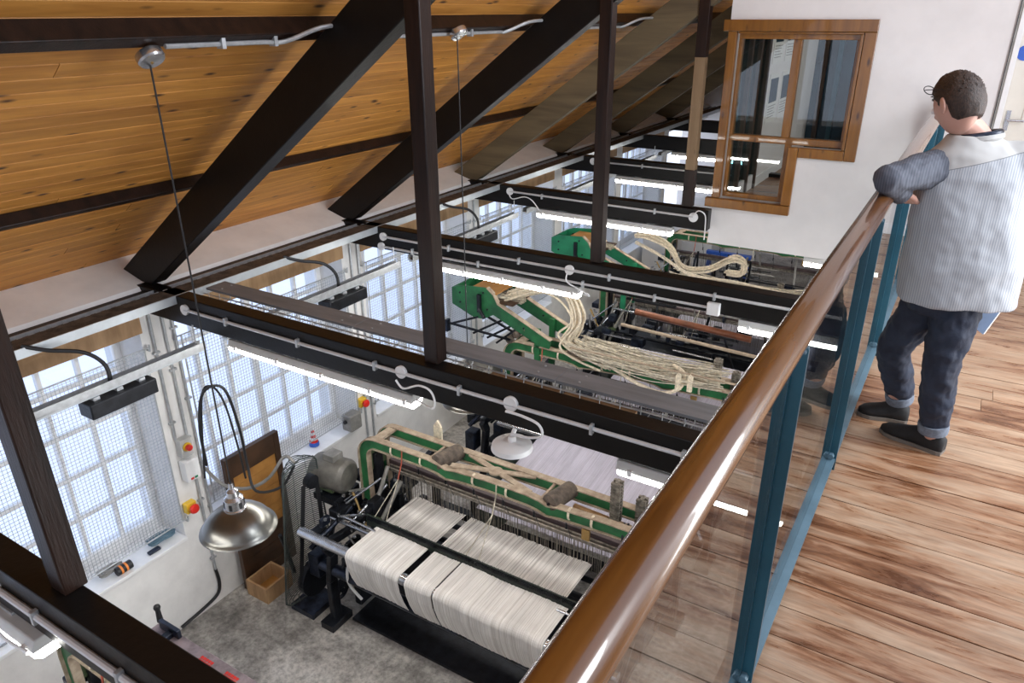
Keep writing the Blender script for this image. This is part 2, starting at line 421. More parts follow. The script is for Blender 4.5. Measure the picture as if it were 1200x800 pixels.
# other slope of the roof, beyond the frame
o = MB().prism([(0, board_z(0)), (5.3, board_z(-5.3)), (5.3, board_z(-5.3)+.08), (0, board_z(0)+.08)], -2.2, 1.6).prism([(0, board_z(0)), (5.3, board_z(-5.3)), (5.3, board_z(-5.3)+.08), (0, board_z(0)+.08)], 5.6, 15.8).build('ceiling_right_slope', M['wall']); tag(o, kind='structure')
# plaster ledge between wall head and boards
led = MB()
led.add([(-4.845, -2, .0), (-4.86, -2, .03), (-5.27, -2, board_z(-5.27)+.01), (-5.5, -2, board_z(-5.27)), (-5.5, -2, -.02), (-4.84, -2, -.02),
         (-4.845, 15.8, .0), (-4.86, 15.8, .03), (-5.27, 15.8, board_z(-5.27)+.01), (-5.5, 15.8, board_z(-5.27)), (-5.5, 15.8, -.02), (-4.84, 15.8, -.02)],
        [(0,1,2,3,4,5), (11,10,9,8,7,6)]+[(i, 6+i, 6+(i+1)%6, (i+1)%6) for i in range(6)])
o = led.build('trim_2', M['plaster']); tag(o, kind='structure')

# ------------------------------------------------------------------ trusses
names = ['nearest the camera, across the bottom left corner', 'second from the camera, over the cream warp loom', 'third from the camera, carrying two conduits',
         'fourth from the camera, ending at the white end wall', 'fifth from the camera, in front of the far bay', 'sixth from the camera, beyond the end wall', 'farthest one, by the far wall']
for k, f in enumerate(TF):
    xr = -.34
    if k == 3: xr = -2.06
    if k > 3: xr = 3.3
    t = MB().bx(-4.9, xr, f, f+.11, -.165, .04).build('tie_beam', M['black'], bevel=.006)
    tag(t, 'black painted timber tie beam, '+names[k], 'beam', 'tie beams of the roof trusses')
    # rafter
    xa, xb = -5.12, -.02 if k != 3 else -2.1
    if k > 3: xb = -.02
    def rz(x): return .156+SL*(x+5.05)
    poly = [(xa, rz(xa)), (xb, rz(xb)), (xb, rz(xb)-.33), (-4.80, .042), (xa, .042)]
    t = MB().prism(poly, f+TO, f+TO+.12).build('principal_rafter', M['black'] if k < 3 else M['rafter_grey'], bevel=.006)
    if k < 3:
        tag(t, ['black principal rafter above the camera, out of the top left', 'dark brown-black sloping rafter behind the nearest pendant cord', 'dark sloping rafter crossing behind the second pendant cord'][k], 'rafter')
    else:
        tag(t, ['pale olive weathered rafter, broadest and nearest of the unpainted ones', 'grey olive weathered rafter just behind the pale one', 'bluish grey weathered rafter, third of the unpainted ones', 'weathered rafter farthest under the roof'][k-3], 'rafter')
    # queen post
    px = -2.30; ya, yb = f+.045, f+.155
    zt = rz(px-.06)-.01
    if k == 3:
        pt = thing('queen_post', (px, f+.09, .04), 'half bare softwood, half black post left of the pine window', 'post')
        MB().bx(px-.05, px+.05, ya, yb-.015, .04, .40).build('lower_length', M['darkpost'], pt, bevel=.004)
        MB().bx(px-.048, px+.048, ya+.002, yb-.017, .40, 1.42).build('middle_length', M['post_pale'], pt, bevel=.004)
        MB().bx(px-.05, px+.05, ya, yb-.015, 1.42, zt).build('upper_length', M['darkpost'], pt, bevel=.004)
    elif k == 0:
        q = MB().prism([(px-.045, .04), (px+.045, .04), (px-.01, zt), (px-.10, zt)], ya, yb-.03).build('queen_post', M['darkpost'], bevel=.006)
        tag(q, 'dark brown post standing on the nearest beam at the left edge', 'post')
    else:
        lab = ['', 'dark brown post standing between the two pendant cords', 'slim dark brown post in front of the green loom head', '', 'dark post on the fifth beam', 'dark post on the sixth beam', 'dark post on the farthest beam'][k]
        t = MB().bx(px-.046, px+.046, ya, yb-.02, .04, zt).build('queen_post', M['darkpost'], bevel=.006)
        tag(t, lab, 'post')
# purlins
for nm, x, w, h in (('upper', -3.0, .065, .095), ('lower', -4.30, .045, .075), ('top', -.9, .065, .095)):
    t = thing('purlin', (x, 0, board_z(x)-.07), 'dark brown purlin under the '+nm+' part of the roof boards', 'purlin')
    c = Vector((x, 0, board_z(x)))-nrm*(h/2+.002)
    a = c.copy(); a.y = -2.1; b = c.copy(); b.y = 15.7
    MB().bar(a, b, w, h, nrm).build('timber', M['darkpost'], t, bevel=.005)

# ------------------------------------------------------------------ eave tray, channels and conduits
e = thing('eave_cable_tray', (-4.65,0,.03), 'long black and silver cable tray running along the eave over the windows', 'cable tray')
MB().bx(-4.46, -4.45, -2, 15.7, -.018, .042).build('fascia', M['silver'], e)
MB().bx(-4.62, -4.46, -2, 15.7, .03, .04).build('top_plate', M['dustbrown'], e)
MB().bx(-4.845, -4.62, -2, 15.7, -.05, -.045).build('tray_base', M['rubber'], e)
for x in (-4.70, -4.63):
    MB().bx(x-.004, x+.004, -2, 15.7, -.045, .035).build('tray_side', M['galv'], e)
MB().bx(-4.83, -4.76, -2, 15.7, -.045, .01).build('trunking', M['rubber'], e, bevel=.006)
for k in range(3): MB().tube([(-4.73+.012*k, -2, -.02+.01*(k % 2)), (-4.73+.012*k, 13.3, -.02+.01*(k % 2))], .007, 6).build('cable', M['rubber'], e)
lp = MB(); yy = .2
while yy < 12:
    lp.bx(-4.625, -4.615, yy, yy+.035, .034, .042); yy += .07
o = lp.build('perforated_lip', M['silver'], e); o['kind'] = 'stuff'

labs = ['grey steel channel hanging under the beams beside the leftmost window', 'grey steel channel hanging over the window behind the lamp cord', 'grey steel channel hanging in the third bay', 'grey steel channel hanging in the fourth bay', 'grey steel channel hanging in the fifth bay', 'grey steel channel hanging in the farthest bay']
ch = None
for k in range(6):
    y0, y1 = (TF[k]+.12 if k else -.1), TF[k+1]-.02
    y0 = TF[k]+.16
    t = thing('steel_channel', (-4.22,(y0+y1)/2,-.27), labs[k], 'channel', 'steel channels hung along the window wall')
    MB().bx(-4.25, -4.19, y0, y1, -.285, -.28+.002).bx(-4.25, -4.246, y0, y1, -.28, -.235).bx(-4.194, -4.19, y0, y1, -.28, -.235).build('channel', M['galv'], t)
    MB().bx(-4.24, -4.20, y0, y1, -.30, -.286).build('lower_lip', M['silver'], t)
    for yy in (y0+.1, y1-.05): MB().cyl((-4.22, yy, -.28), (-4.22, yy, -.10), .005, n=6).build('hanger_rod', M['galv'], t)
    yb = y0+(y1-y0)*(.66 if k == 0 else .62)
    if k < 3:
        b = thing('control_box', (-4.22, yb, -.37), ['black control box clamped under the channel by the leftmost window', 'black control box clamped under the channel in the second bay', 'black control box clamped under the channel in the third bay'][k], 'box', 'black boxes under the channels')
        MB().bx(-4.29, -4.15, yb-.22, yb+.22, -.42, -.32).build('housing', M['iron'], b, bevel=.008)
        for q in (-.15, .0, .15): MB().bx(-4.25, -4.19, yb+q-.02, yb+q+.02, -.32, -.30).build('clamp', M['galv'], b)
        cb = spline([(-4.47, yb-.35, .05), (-4.40, yb-.25, .0), (-4.30, yb-.10, -.05), (-4.25, yb-.02, -.16), (-4.23, yb-.03, -.30)], 5)
        o = MB().tube(cb, .013, 8).build('flexible_cable', M['rubber'], smooth=True); tag(o, ['black flexible cable looping from the tray beside the leftmost window', 'black flexible cable looping from the tray in the second bay', 'black flexible cable looping from the tray in the third bay'][k], 'cable', 'looping cables from the eave tray')

def conduit_run(label, pts, r=.011, clips=(), boxes=(), facedir=(0,-1,0), mat='conduit'):
    c = thing('conduit', pts[0], label, 'conduit')
    MB().tube(pts, r, 10).build('pipe', M[mat], c, smooth=True)
    for p in clips:
        p = Vector(p); fd = Vector(facedir)
        if abs(fd.y) > .5: MB().bx(p.x-.009, p.x+.009, p.y-.016, p.y+.012, p.z-.028, p.z+.028).build('saddle_clip', M['galv'], c, bevel=.003)
        elif abs(fd.x) > .5: MB().bx(p.x-.014, p.x+.016, p.y-.028, p.y+.028, p.z-.009, p.z+.009).build('saddle_clip', M['galv'], c, bevel=.003)
        else: MB().bx(p.x-.02, p.x+.02, p.y-.009, p.y+.009, p.z-.016, p.z+.012).build('saddle_clip', M['galv'], c, bevel=.003)
    for p, r2, d in boxes:
        p = Vector(p); fd = Vector(facedir)
        MB().lathe([(0, -d), (r2*.96, -d), (r2, -d+.004), (r2, 0), (r2*1.04, .0), (r2*1.04, .006), (r2, .009), (0, .009)], p, facedir, 24).build('junction_box', M['plastic_white'], c, smooth=True)
    return c

def batten(x0, x1, f, label, z=-.18):
    """surface mounted twin fluorescent batten hanging under a beam, along X"""
    yc = f+.055
    g = thing('fluorescent_light', (x0, yc, z), label, 'light fitting', 'fluorescent battens under the tie beams')
    L = x1-x0
    m = MB(); m.add([(x, yc+y, z+zz) for x in (x0, x1) for y, zz in ((-.06, -.05), (-.045, 0), (.045, 0), (.06, -.05))], [(0,1,2,3), (7,6,5,4), (0,4,5,1), (1,5,6,2), (2,6,7,3), (3,7,4,0)])
    m.build('housing', M['plastic_grey'], g, bevel=.006)
    pr = [(-.062, -.05), (-.055, -.075), (-.03, -.095), (.03, -.095), (.055, -.075), (.062, -.05)]
    vs = [(x, yc+y, z+zz) for x in (x0+.01, x1-.01) for y, zz in pr]; n = len(pr)
    MB().add(vs, [tuple(range(n)), tuple(range(2*n-1, n-1, -1))]+[(i, n+i, n+(i+1)%n, (i+1)%n) for i in range(n)]).build('diffuser', M['tube'], g)
    for q in (.05, .3, .55, .8, .97):
        MB().bx(x0+L*q-.012, x0+L*q+.012, yc-.067, yc-.052, z-.062, z-.03).build('clip', M['plastic_white'], g)
    for q in (.2, .85): MB().bx(x0+L*q-.04, x0+L*q+.04, yc-.02, yc+.02, z-.002, z+.014).build('bracket', M['galv'], g)
    return g
batten(-3.95, -2.42, .75, 'lit fluorescent batten under the nearest beam, at the bottom left corner')
batten(-3.98, -2.42, 2.84, 'lit fluorescent batten above the hanging dome lamp, under the second beam')
batten(-1.16, .35, 2.84, 'lit fluorescent batten right of the round white fitting, under the second beam')
batten(-3.98, -2.42, 4.92, 'lit fluorescent batten over the green loom head, under the third beam')
batten(-1.16, .35, 4.92, 'lit fluorescent batten by the handrail, under the third beam')
batten(-3.98, -2.42, 6.99, 'lit fluorescent batten under the fourth beam, left of the end wall')
batten(-1.16, .35, 7.17, 'lit fluorescent batten under the lower edge of the white end wall', -.33)
batten(-3.98, -2.42, 9.1, 'lit fluorescent batten under the fifth beam, left of the pine window')
batten(-1.16, .35, 9.1, 'lit fluorescent batten under the fifth beam, hidden behind the end wall')
batten(-3.98, -2.42, 11.2, 'lit fluorescent batten under the farthest beam')

f = TF[1]-.012
conduit_run('long pale conduit along the second beam with three round boxes', [(-4.36, f, -.04), (-.34, f, -.035)], clips=[(x, f, -.038) for x in (-3.94, -3.28, -2.66, -2.07, -1.29, -.83)],
            boxes=[((-4.36, f, -.04), .036, .02), ((-2.47, f, -.032), .036, .05), ((-1.75, f, -.03), .04, .05)])
f = TF[2]-.012
conduit_run('upper pale conduit along the third beam', [(-4.38, f, -.04), (-.34, f, -.03)], clips=[(x, f, -.036) for x in (-3.65, -2.95, -2.15, -1.34, -.7)], boxes=[((-4.38, f, -.04), .036, .02), ((-2.49, f, -.034), .038, .04)])
c = conduit_run('lower pale conduit along the third beam ending at a square socket', [(-4.41, f, -.135), (-1.35, f, -.125)], r=.010, clips=[(x, f, -.13) for x in (-4.05, -3.35, -2.37, -1.78)], boxes=[((-4.41, f, -.135), .036, .02)])
MB().bx(-1.38, -1.29, f-.03, f+.012, -.17, -.08).build('socket_box', M['plastic_white'], c, bevel=.005)
f = TF[3]-.012
conduit_run('pale conduit along the fourth beam', [(-4.31, f, -.02), (-2.20, f, -.035)], clips=[(x, f, -.03) for x in (-3.9, -3.15, -2.6)], boxes=[((-4.31, f, -.02), .04, .03), ((-2.20, f, -.04), .045, .03)])
f = TF[4]-.012
conduit_run('pale conduit along the fifth beam', [(-4.3, f, -.02), (-2.10, f, -.02)], clips=[(x, f, -.02) for x in (-3.6, -2.9)], boxes=[((-4.3, f, -.02), .045, .03)])
f = TF[0]-.012
conduit_run('thick silver conduit along the nearest beam with a round white box', [(-4.4, f, -.06), (-.34, f, -.055)], r=.013, clips=[(x, f, -.06) for x in (-2.38, -1.9)], boxes=[((-2.66, f, -.06), .04, .06)])

# ------------------------------------------------------------------ positions read off the photograph at a chosen depth
def at(x, y, **k):
    d = _R*((x-600)/865)+_U*((400-y)/865)+_f
    C = Vector((0, 0, 1.8))
    for a, i in (('X', 0), ('Y', 1), ('Z', 2)):
        if a in k: return C+d*((k[a]-C[i])/d[i])

# cable tray with grey cover behind the second beam
t = thing('covered_cable_tray', (-4.3, 3.09, .06), 'flat grey covered cable tray lying behind the second beam', 'cable tray')
for x0, x1 in ((-4.36, -3.0), (-2.997, -1.6), (-1.597, -.34)):
    MB().bx(x0, x1, 3.02, 3.18, .055, .062).bx(x0, x1, 3.02, 3.023, .045, .055).build('cover', M['plank_grey'], t, bevel=.0015)
    for x in (x0+.12, x1-.12):
        for yy in (3.06, 3.14): MB().cyl((x, yy, .062), (x, yy, .066), .007, n=8).build('screw', M['galv'], t)
tw = MB()
for yy, zz in ((2.995, .03), (2.99, -.01), (3.0, -.045), (3.06, -.05), (3.14, -.05)): tw.cyl((-4.36, yy, zz), (-.34, yy, zz), .0028, n=6)
x = -4.3
while x < -.36: tw.tube([(x, 2.995, .055), (x, 2.99, -.03), (x, 3.01, -.05), (x, 3.16, -.05), (x, 3.18, .05)], .0025, 5); x += .11
o = tw.build('wire_basket', M['galv'], t); o['kind'] = 'stuff'
MB().bx(-2.0, -1.58, 3.02, 3.05, -.035, -.005).build('copper_bar', M['tan'], t); MB().bx(-1.55, -1.15, 3.02, 3.05, -.035, -.005).build('copper_bar', M['tan'], t)
MB().cyl((-2.75, 3.03, -.02), (-2.45, 3.03, -.02), .012).build('cable_joint', M['plastic_white'], t); MB().tube([(-4.3, 3.05, -.03), (-2.2, 3.05, -.03)], .008, 6).build('cable', M['rubber'], t)

# ------------------------------------------------------------------ balustrade
RX = -.257
h = thing('balustrade', (RX, 3, 0), 'long balustrade of glass, teal steel posts and varnished timber handrail edging the gallery', 'balustrade')
pr = []
for k in range(20):
    a = 2*PI*k/20; c_, s_ = math.cos(a), math.sin(a)
    pr.append((RX+.0385*math.copysign(abs(c_)**.92, c_), 1.138+.033*math.copysign(abs(s_)**.92, s_)))
MB().prism(pr, -1.0, 7.12).build('handrail', M['handrail'], h, smooth=True)
MB().bx(RX-.03, RX+.022, -1.0, 7.12, 1.093, 1.103).build('rail_flat', M['silver'], h)
MB().bx(RX-.012, RX+.030, -1.0, 7.12, .045, .055).bx(RX-.012, RX-.004, -1.0, 7.12, .01, .045).build('bottom_rail', M['teal_rail'], h)
PY = [.32, 1.66, 3.0, 4.34, 5.68, 6.95]
for yy in PY:
    p = MB().bx(RX-.006, RX+.034, yy-.006, yy+.006, -.01, 1.095).bx(RX-.044, RX-.006, yy-.022, yy-.010, -.14, 1.095).bx(RX-.008, RX+.004, yy-.022, yy+.03, -.01, 1.095)
    o = p.build('post', M['teal'], h, bevel=.002)
    for zz in (.0, .07): MB().cyl((RX+.012, yy-.028, zz), (RX+.012, yy-.006, zz), .013, n=6).build('bolt', M['teal_rail'], o)
    MB().bx(RX-.03, RX+.03, yy-.02, yy+.02, 1.088, 1.094).build('saddle', M['teal_rail'], o)
    MB().cyl((RX+.004, yy+.01, .90), (RX+.03, yy+.01, .90), .010, n=8).build('glass_clamp', M['galv'], o)
for a, b in zip([-.98]+PY[:-1], PY):
    MB().bx(RX-.004, RX+.004, a+.035, b-.03, .065, 1.05).build('glass_panel', M['railglass'], h)

# ------------------------------------------------------------------ L-shaped window in the end wall
w = thing('window_8', (-1.48, 7.15, .06), kind='structure')
F0 = 7.115
def fr(nm, x0, x1, z0, z1, y0=F0, y1=7.16, mt='pine_frame'): return MB().bx(x0, x1, y0, y1, z0, z1).build(nm, M[mt], w, bevel=.004)
fr('architrave', -2.13, -.86, 1.64, 1.735, F0-.012)
fr('architrave', -.955, -.86, .59, 1.638)
fr('architrave', -1.34, -.957, .59, .675)
fr('architrave', -1.43, -1.345, .145, .675)
fr('sill_board', -2.14, -1.345, .055, .142, F0-.015)
fr('architrave', -2.085, -2.01, .145, 1.638)
fr('head_lining', -2.0, -.96, 1.62, 1.638, 7.13, 7.26); fr('side_lining', -.985, -.96, .68, 1.62, 7.12, 7.28)
fr('frame_rail', -2.005, -.99, 1.575, 1.62, 7.20, 7.26); fr('frame_stile', -2.005, -1.975, .15, 1.575, 7.20, 7.26)
fr('frame_rail', -1.975, -.99, .685, .745, 7.19, 7.26); fr('frame_stile', -1.525, -1.455, .745, 1.575, 7.19, 7.26)
fr('frame_stile', -1.015, -.985, .745, 1.575, 7.20, 7.26); fr('frame_rail', -1.975, -1.43, .15, .195, 7.20, 7.26); fr('frame_stile', -1.48, -1.43, .195, .685, 7.19, 7.26)
for x0, x1, z0, z1 in ((-1.975, -1.525, .745, 1.575), (-1.455, -1.015, .745, 1.575), (-1.975, -1.48, .195, .685)):
    MB().bx(x0, x1, 7.227, 7.233, z0, z1).build('pane', M['glass'], w)

# the room behind that window
o = MB().bx(-2.03, 3.4, 7.3, 11.0, -.12, 0).build('floor_back_room', M['floorboard']); tag(o, kind='structure')
bw_ = thing('wall_back_room_left', (-2.03, 8.8, 0), kind='structure')
MB().bx(-2.06, -2.02, 8.45, 11.0, 0, 1.9).bx(-2.06, -2.02, 7.3, 8.45, 0, .15).build('wall_panel', M['wall'], bw_)
MB().bx(-2.02, -2.008, 8.45, 11.0, 0, .10).build('baseboard', M['white'], bw_)
for yy in (7.36, 7.72, 8.08, 8.42): MB().bx(-2.07, -2.0, yy-.03, yy+.03, 0, 1.9).build('timber_stud', M['brown'], bw_, bevel=.004)
MB().bx(-2.045, -2.04, 7.4, 8.42, .15, 1.9).build('pane', glass('teal_tinted_glass', (.35, .62, .68), .12), bw_)
pk = 0
M['photo'] = simple('dark_photo_print', (.03, .05, .07), .3, var=.5, scale=30); M['paper'] = simple('white_paper', (.78, .77, .74), .6, var=.03)
def poster(y0, z0, nw, nh, lab):
    p = thing('poster', (-2.018, y0, z0), lab, 'poster', 'posters on the wall behind the pine window')
    MB().bx(-2.019, -2.013, y0, y0+nw, z0, z0+nh).build('sheet', M['paper'], p)
    MB().bx(-2.0128, -2.011, y0+.04, y0+nw-.04, z0+nh*.42, z0+nh-.05).build('printed_photo', M['photo'], p)
    m_ = MB()
    for q in range(5): m_.bx(-2.0128, -2.0118, y0+.04, y0+nw*(.9-.12*(q % 3)), z0+nh*(.34-.055*q), z0+nh*(.34-.055*q)+.008)
    m_.build('text_lines', M['grey_metal'], p)
for yy, zz, wd, hh, lb in ((8.6, 1.28, .42, .52, 'upper near poster with dark photo, behind the pine window'), (9.15, 1.28, .42, .52, 'upper far poster with dark photo, behind the pine window'), (8.6, .66, .42, .52, 'lower near poster with dark photo, behind the pine window'), (9.15, .66, .42, .52, 'lower far poster with dark photo, behind the pine window')):
    poster(yy, zz, wd, hh, lb)
M['darkblue'] = simple('dark_blue_panel', (.012, .05, .085), .25, .2, var=.5, scale=2)
bk = thing('wall_back_room_end', (-.5, 11.0, 0), kind='structure')
MB().bx(-2.06, 3.4, 11.0, 11.06, 0, 2.6).build('wall_panel', M['darkblue'], bk)
for x in (-1.9, -1.72, -.9, -.2): MB().bx(x-.03, x+.03, 10.95, 11.0, 0, 2.6).build('mullion', M['brown' if x < -1.8 or x > -1 else 'teal'], bk)
MB().cyl((-1.5, 10.9, .2), (-1.5, 10.9, 2.2), .03).cyl((-1.5, 10.9, 1.35), (-1.1, 10.9, 1.35), .02).cyl((-1.5, 10.9, 1.6), (-1.2, 10.9, 1.6), .02).cyl((-1.3, 10.9, .9), (-1.3, 10.9, 1.75), .02).build('pipework', M['teal_rail'], bk)
MB().bx(-1.25, -.95, 10.5, 10.95, 0, .85).bx(-1.28, -.92, 10.45, 10.95, .85, .9).build('cupboard', M['teal'], bk)

# ------------------------------------------------------------------ door at the right
d = thing('door_1', (.5, 7.15, 0), kind='structure')
M['cream_paint'] = simple('cream_gloss_paint', (.76, .72, .64), .35, var=.03)
MB().bx(.085, .10, 7.12, 7.15, 0, 2.13).build('grey_edge_bead', M['grey_metal'], d)  # narrow grey line along the edge of the door frame
MB().bx(.10, .14, 7.11, 7.16, 0, 2.12).bx(.86, .95, 7.11, 7.16, 0, 2.12).bx(.14, .86, 7.11, 7.16, 2.03, 2.12).build('door_frame', M['white'], d, bevel=.003)
MB().bx(.14, .86, 7.17, 7.21, 0, 2.03).build('door_leaf', M['cream_paint'], d)
for z0, z1 in ((.2, .85), (1.0, 1.9)):
    for x0, x1 in ((.27, .50), (.56, .79)): MB().bx(x0, x1, 7.16, 7.172, z0, z1).build('door_panel', M['cream_paint'], d, bevel=.006)
sg = MB().lathe([(0, 0), (.055, 0), (.055, .003), (0, .003)], (.185, 7.165, 1.50), (0, -1, 0), 28).build('round_sign', M['blue']); tag(sg, 'round blue sign on the cream door at the top right corner', 'sign')
hd = MB().bx(.165, .195, 7.16, 7.172, .93, 1.08).cyl((.18, 7.16, 1.01), (.18, 7.12, 1.01), .009).cyl((.18, 7.125, 1.01), (.29, 7.125, 1.01), .009)
hd.build('door_handle', M['steel'], d, smooth=True)

# ------------------------------------------------------------------ pendant lamps
def pendant(x, y, ztop, zlamp, lab, lab2):
    p = thing('pendant_lamp', (x, y, ztop), lab, 'lamp', 'pendant lamps hung from the purlin')
    n_ = nrm
    MB().lathe([(0, 0), (.056, 0), (.058, .006), (.058, .03), (.052, .038), (0, .04)], Vector((x, y, ztop))-n_*.0, -n_, 32).build('ceiling_rose', M['steel'], p, smooth=True)
    MB().cyl(Vector((x+.02, y-.02, ztop))-n_*.04, Vector((x+.02, y-.02, ztop))-n_*.046, .006, n=8).build('screw', M['brass'], p)
    MB().tube([(x, y, ztop-.03), (x+.003, y, (ztop+zlamp)/2), (x, y, zlamp+.16)], .0042, 8).build('cord', M['rubber'], p)
    MB().lathe([(0, .165), (.012, .165), (.014, .13), (.03, .115), (.034, .09), (.034, .085), (.05, .07), (.052, .015), (.058, .01), (.058, 0), (0, 0)], (x, y, zlamp), (0, 0, 1), 32).build('lamp_cap', M['steel'], p, smooth=True)
    for k in range(6):
        a = k*PI/3; MB().bx(-.008, .008, -.002, .003, .02, .055).build('vent_slot', M['rubber'], p).matrix_basis = Matrix.Translation((x-p.location.x+.052*math.cos(a)+p.location.x, y+.052*math.sin(a), zlamp)) @ Matrix.Rotation(a+PI/2, 4, 'Z')
    prof = [(.056, .004), (.075, -.004), (.10, -.016), (.135, -.036), (.165, -.065), (.182, -.095), (.192, -.112), (.203, -.118), (.205, -.124), (.2, -.124), (.190, -.116), (.178, -.098), (.160, -.068), (.13, -.04), (.097, -.02), (.056, -.002)]
    MB().lathe(prof, (x, y, zlamp), (0, 0, 1), 64).build('lamp_shade', M['shade'], p, smooth=True, angle=60)
    MB().lathe([(0, -.10), (.02, -.095), (.032, -.07), (.028, -.04), (.015, -.01), (.013, 0)], (x, y, zlamp), (0, 0, 1), 20).build('bulb', M['plastic_white'], p, smooth=True)
    return p
M['shade'] = simple('brushed_pewter', (.19, .185, .17), .30, .95, var=.12, scale=6)
pendant(-2.985, 2.0, 1.655, -.63, 'brushed metal dome pendant lamp hanging over the workshop wall switches', '')
pendant(-2.90, 4.08, 1.70, -.80, 'pendant lamp on the second cord, its shade hidden behind the second beam', '')

def roof_conduit(y0, y1, lab):
    z = 1.68; x = -2.95
    c = thing('roof_conduit', (x, y0, z), lab, 'conduit')
    P_ = [(x, y0, z), (x, y1-.45, z), (x+.02, y1-.3, z-.0), (x+.12, y1-.15, z+.06), (x+.16, y1+.05, z+.07)]
    MB().tube(spline(P_, 5), .011, 8).build('pipe', M['galv'], c, smooth=True)
    for t_ in (.3, .62): MB().bx(x-.02, x+.02, y0+(y1-y0)*t_-.01, y0+(y1-y0)*t_+.01, z-.02, z+.03).build('saddle_clip', M['galv'], c)
roof_conduit(2.06, 3.0, 'galvanised conduit on the purlin running from the nearest ceiling rose')
roof_conduit(3.15, 5.0, 'galvanised conduit on the purlin passing the second ceiling rose')
roof_conduit(5.3, 7.0, 'galvanised conduit on the purlin in the third roof bay')

# ------------------------------------------------------------------ flex tails and round fitting
def flex(lab, pts, r=.006, mt='plastic_white', cat='cable', g=None):
    o = MB().tube(spline(pts, 6), r, 8).build('flex', M[mt], smooth=True); tag(o, lab, cat, g); return o
f = TF[1]
flex('white flex drooping from round box to the end of the batten above the dome lamp', [(-2.47, f-.06, -.06), (-2.42, f-.06, -.10), (-2.32, f-.05, -.06), (-2.24, f-.05, -.07), (-2.22, f-.04, -.14), (-2.26, f-.02, -.20), (-2.40, f+.02, -.20)])
bk_ = thing('bulkhead_light', (-1.72, f-.05, -.24), 'round white fitting hanging under the second beam', 'light fitting')
MB().lathe([(0, .05), (.02, .05), (.022, .02), (.085, .015), (.105, 0), (.11, -.025), (.085, -.04), (0, -.045)], (-1.72, f-.05, -.24), (0, 0, 1), 36).build('body', M['plastic_white'], bk_, smooth=True)
MB().cyl((-1.72, f-.05, -.195), (-1.72, f-.02, -.165), .012).build('stem', M['plastic_white'], bk_)
flex('white flex looping from round box down to the round white fitting', [(-1.75, f-.06, -.05), (-1.66, f-.06, -.05), (-1.56, f-.06, -.07), (-1.54, f-.06, -.13), (-1.62, f-.06, -.165), (-1.72, f-.05, -.18)], .007)
f = TF[2]
flex('white flex from round box to the batten over the green loom head', [(-2.49, f-.05, -.05), (-2.49, f-.05, -.12), (-2.38, f-.04, -.17), (-2.30, f-.03, -.21), (-2.42, f+.01, -.215)])
f = TF[3]
flex('white flex curling over the left end of the fourth beam', [(-4.31, f-.03, -.05), (-4.25, f-.05, -.09), (-4.1, f-.05, -.05), (-4.0, f-.05, -.08), (-3.93, f-.02, -.18)])
flex('white flex arching from the beam end onto the white end wall', [(-2.20, f-.03, -.02), (-2.14, f-.05, .04), (-2.08, f-.03, .0), (-2.07, f-.02, -.12), (-2.075, f+.0, -.25)])
f = TF[0]
flex('white flex drooping along the batten at the bottom left corner', [(-2.66, f-.08, -.08), (-2.7, f-.08, -.15), (-2.58, f-.08, -.14), (-2.52, f-.07, -.19), (-2.44, f-.05, -.22)])

# ------------------------------------------------------------------ conduits, switches on the window wall piers
X = WX+.015
def wall_conduit(y, z0, z1, lab, tail=None):
    pts = [(X, y, z1)]+[(X, y, z0)]
    c = thing('wall_conduit', (X, y, z0), lab, 'conduit')
    MB().tube(pts, .011, 8).build('pipe', M['galv'], c, smooth=True)
    n = int((z1-z0)/.6)+1
    for k in range(n): MB().bx(X-.012, X+.014, y-.026, y+.026, z0+.15+k*.6-.008, z0+.15+k*.6+.008).build('saddle_clip', M['galv'], c)
    if tail: MB().tube(spline(tail, 5), .014, 8).build('flexible_tail', M['rubber'], c, smooth=True)
wall_conduit(2.855, -1.24, -.12, 'thin grey conduit down the pier to the red and yellow isolator')
wall_conduit(2.955, -2.62, -.12, 'long grey conduit down the pier bending to a black tail at the floor', [(X, 2.955, -2.60), (X, 2.965, -2.76), (X, 2.92, -2.86), (X, 2.75, -2.90), (X, 2.55, -2.92)])
wall_conduit(3.03, -2.3, -.2, 'grey conduit beside the guard of the second window')
wall_conduit(4.96, -2.6, -.2, 'grey conduit on the second pier behind the emergency stop')
wall_conduit(5.06, -2.6, -.2, 'second grey conduit on the second pier')
wall_conduit(7.05, -2.4, -.2, 'grey conduit on the third pier')
def isolator(y, z, lab):
    i_ = thing('isolator_switch', (X, y, z), lab, 'switch', 'red and yellow switches on the piers')
    MB().bx(X-.01, X+.055, y-.05, y+.05, z-.10, z+.06).build('enclosure', M['plastic_grey'], i_, bevel=.006)
    MB().lathe([(0, 0), (.036, 0), (.036, .012), (0, .012)], (X+.055, y, z-.01), (1, 0, 0), 24).build('yellow_plate', M['yellow'], i_)
    kb = MB().lathe([(0, 0), (.022, 0), (.026, .01), (.024, .03), (0, .034)], (X+.067, y, z-.01), (1, 0, 0), 20).build('knob', M['red'], i_, smooth=True)
    return i_
isolator(2.90, -1.30, 'red and yellow isolator on a grey box, upper one on the first pier')
c = thing('starter_box', (X, 2.90, -1.52), 'pale grey starter box with red and green buttons, below the isolator', 'switch box')
MB().bx(X-.01, X+.07, 2.84, 2.97, -1.62, -1.43).build('enclosure', M['white'], c, bevel=.01)
MB().bx(X+.07, X+.076, 2.87, 2.895, -1.60, -1.585).build('red_button', M['red'], c); MB().bx(X+.07, X+.076, 2.905, 2.93, -1.60, -1.585).build('green_button', M['green_light'], c)
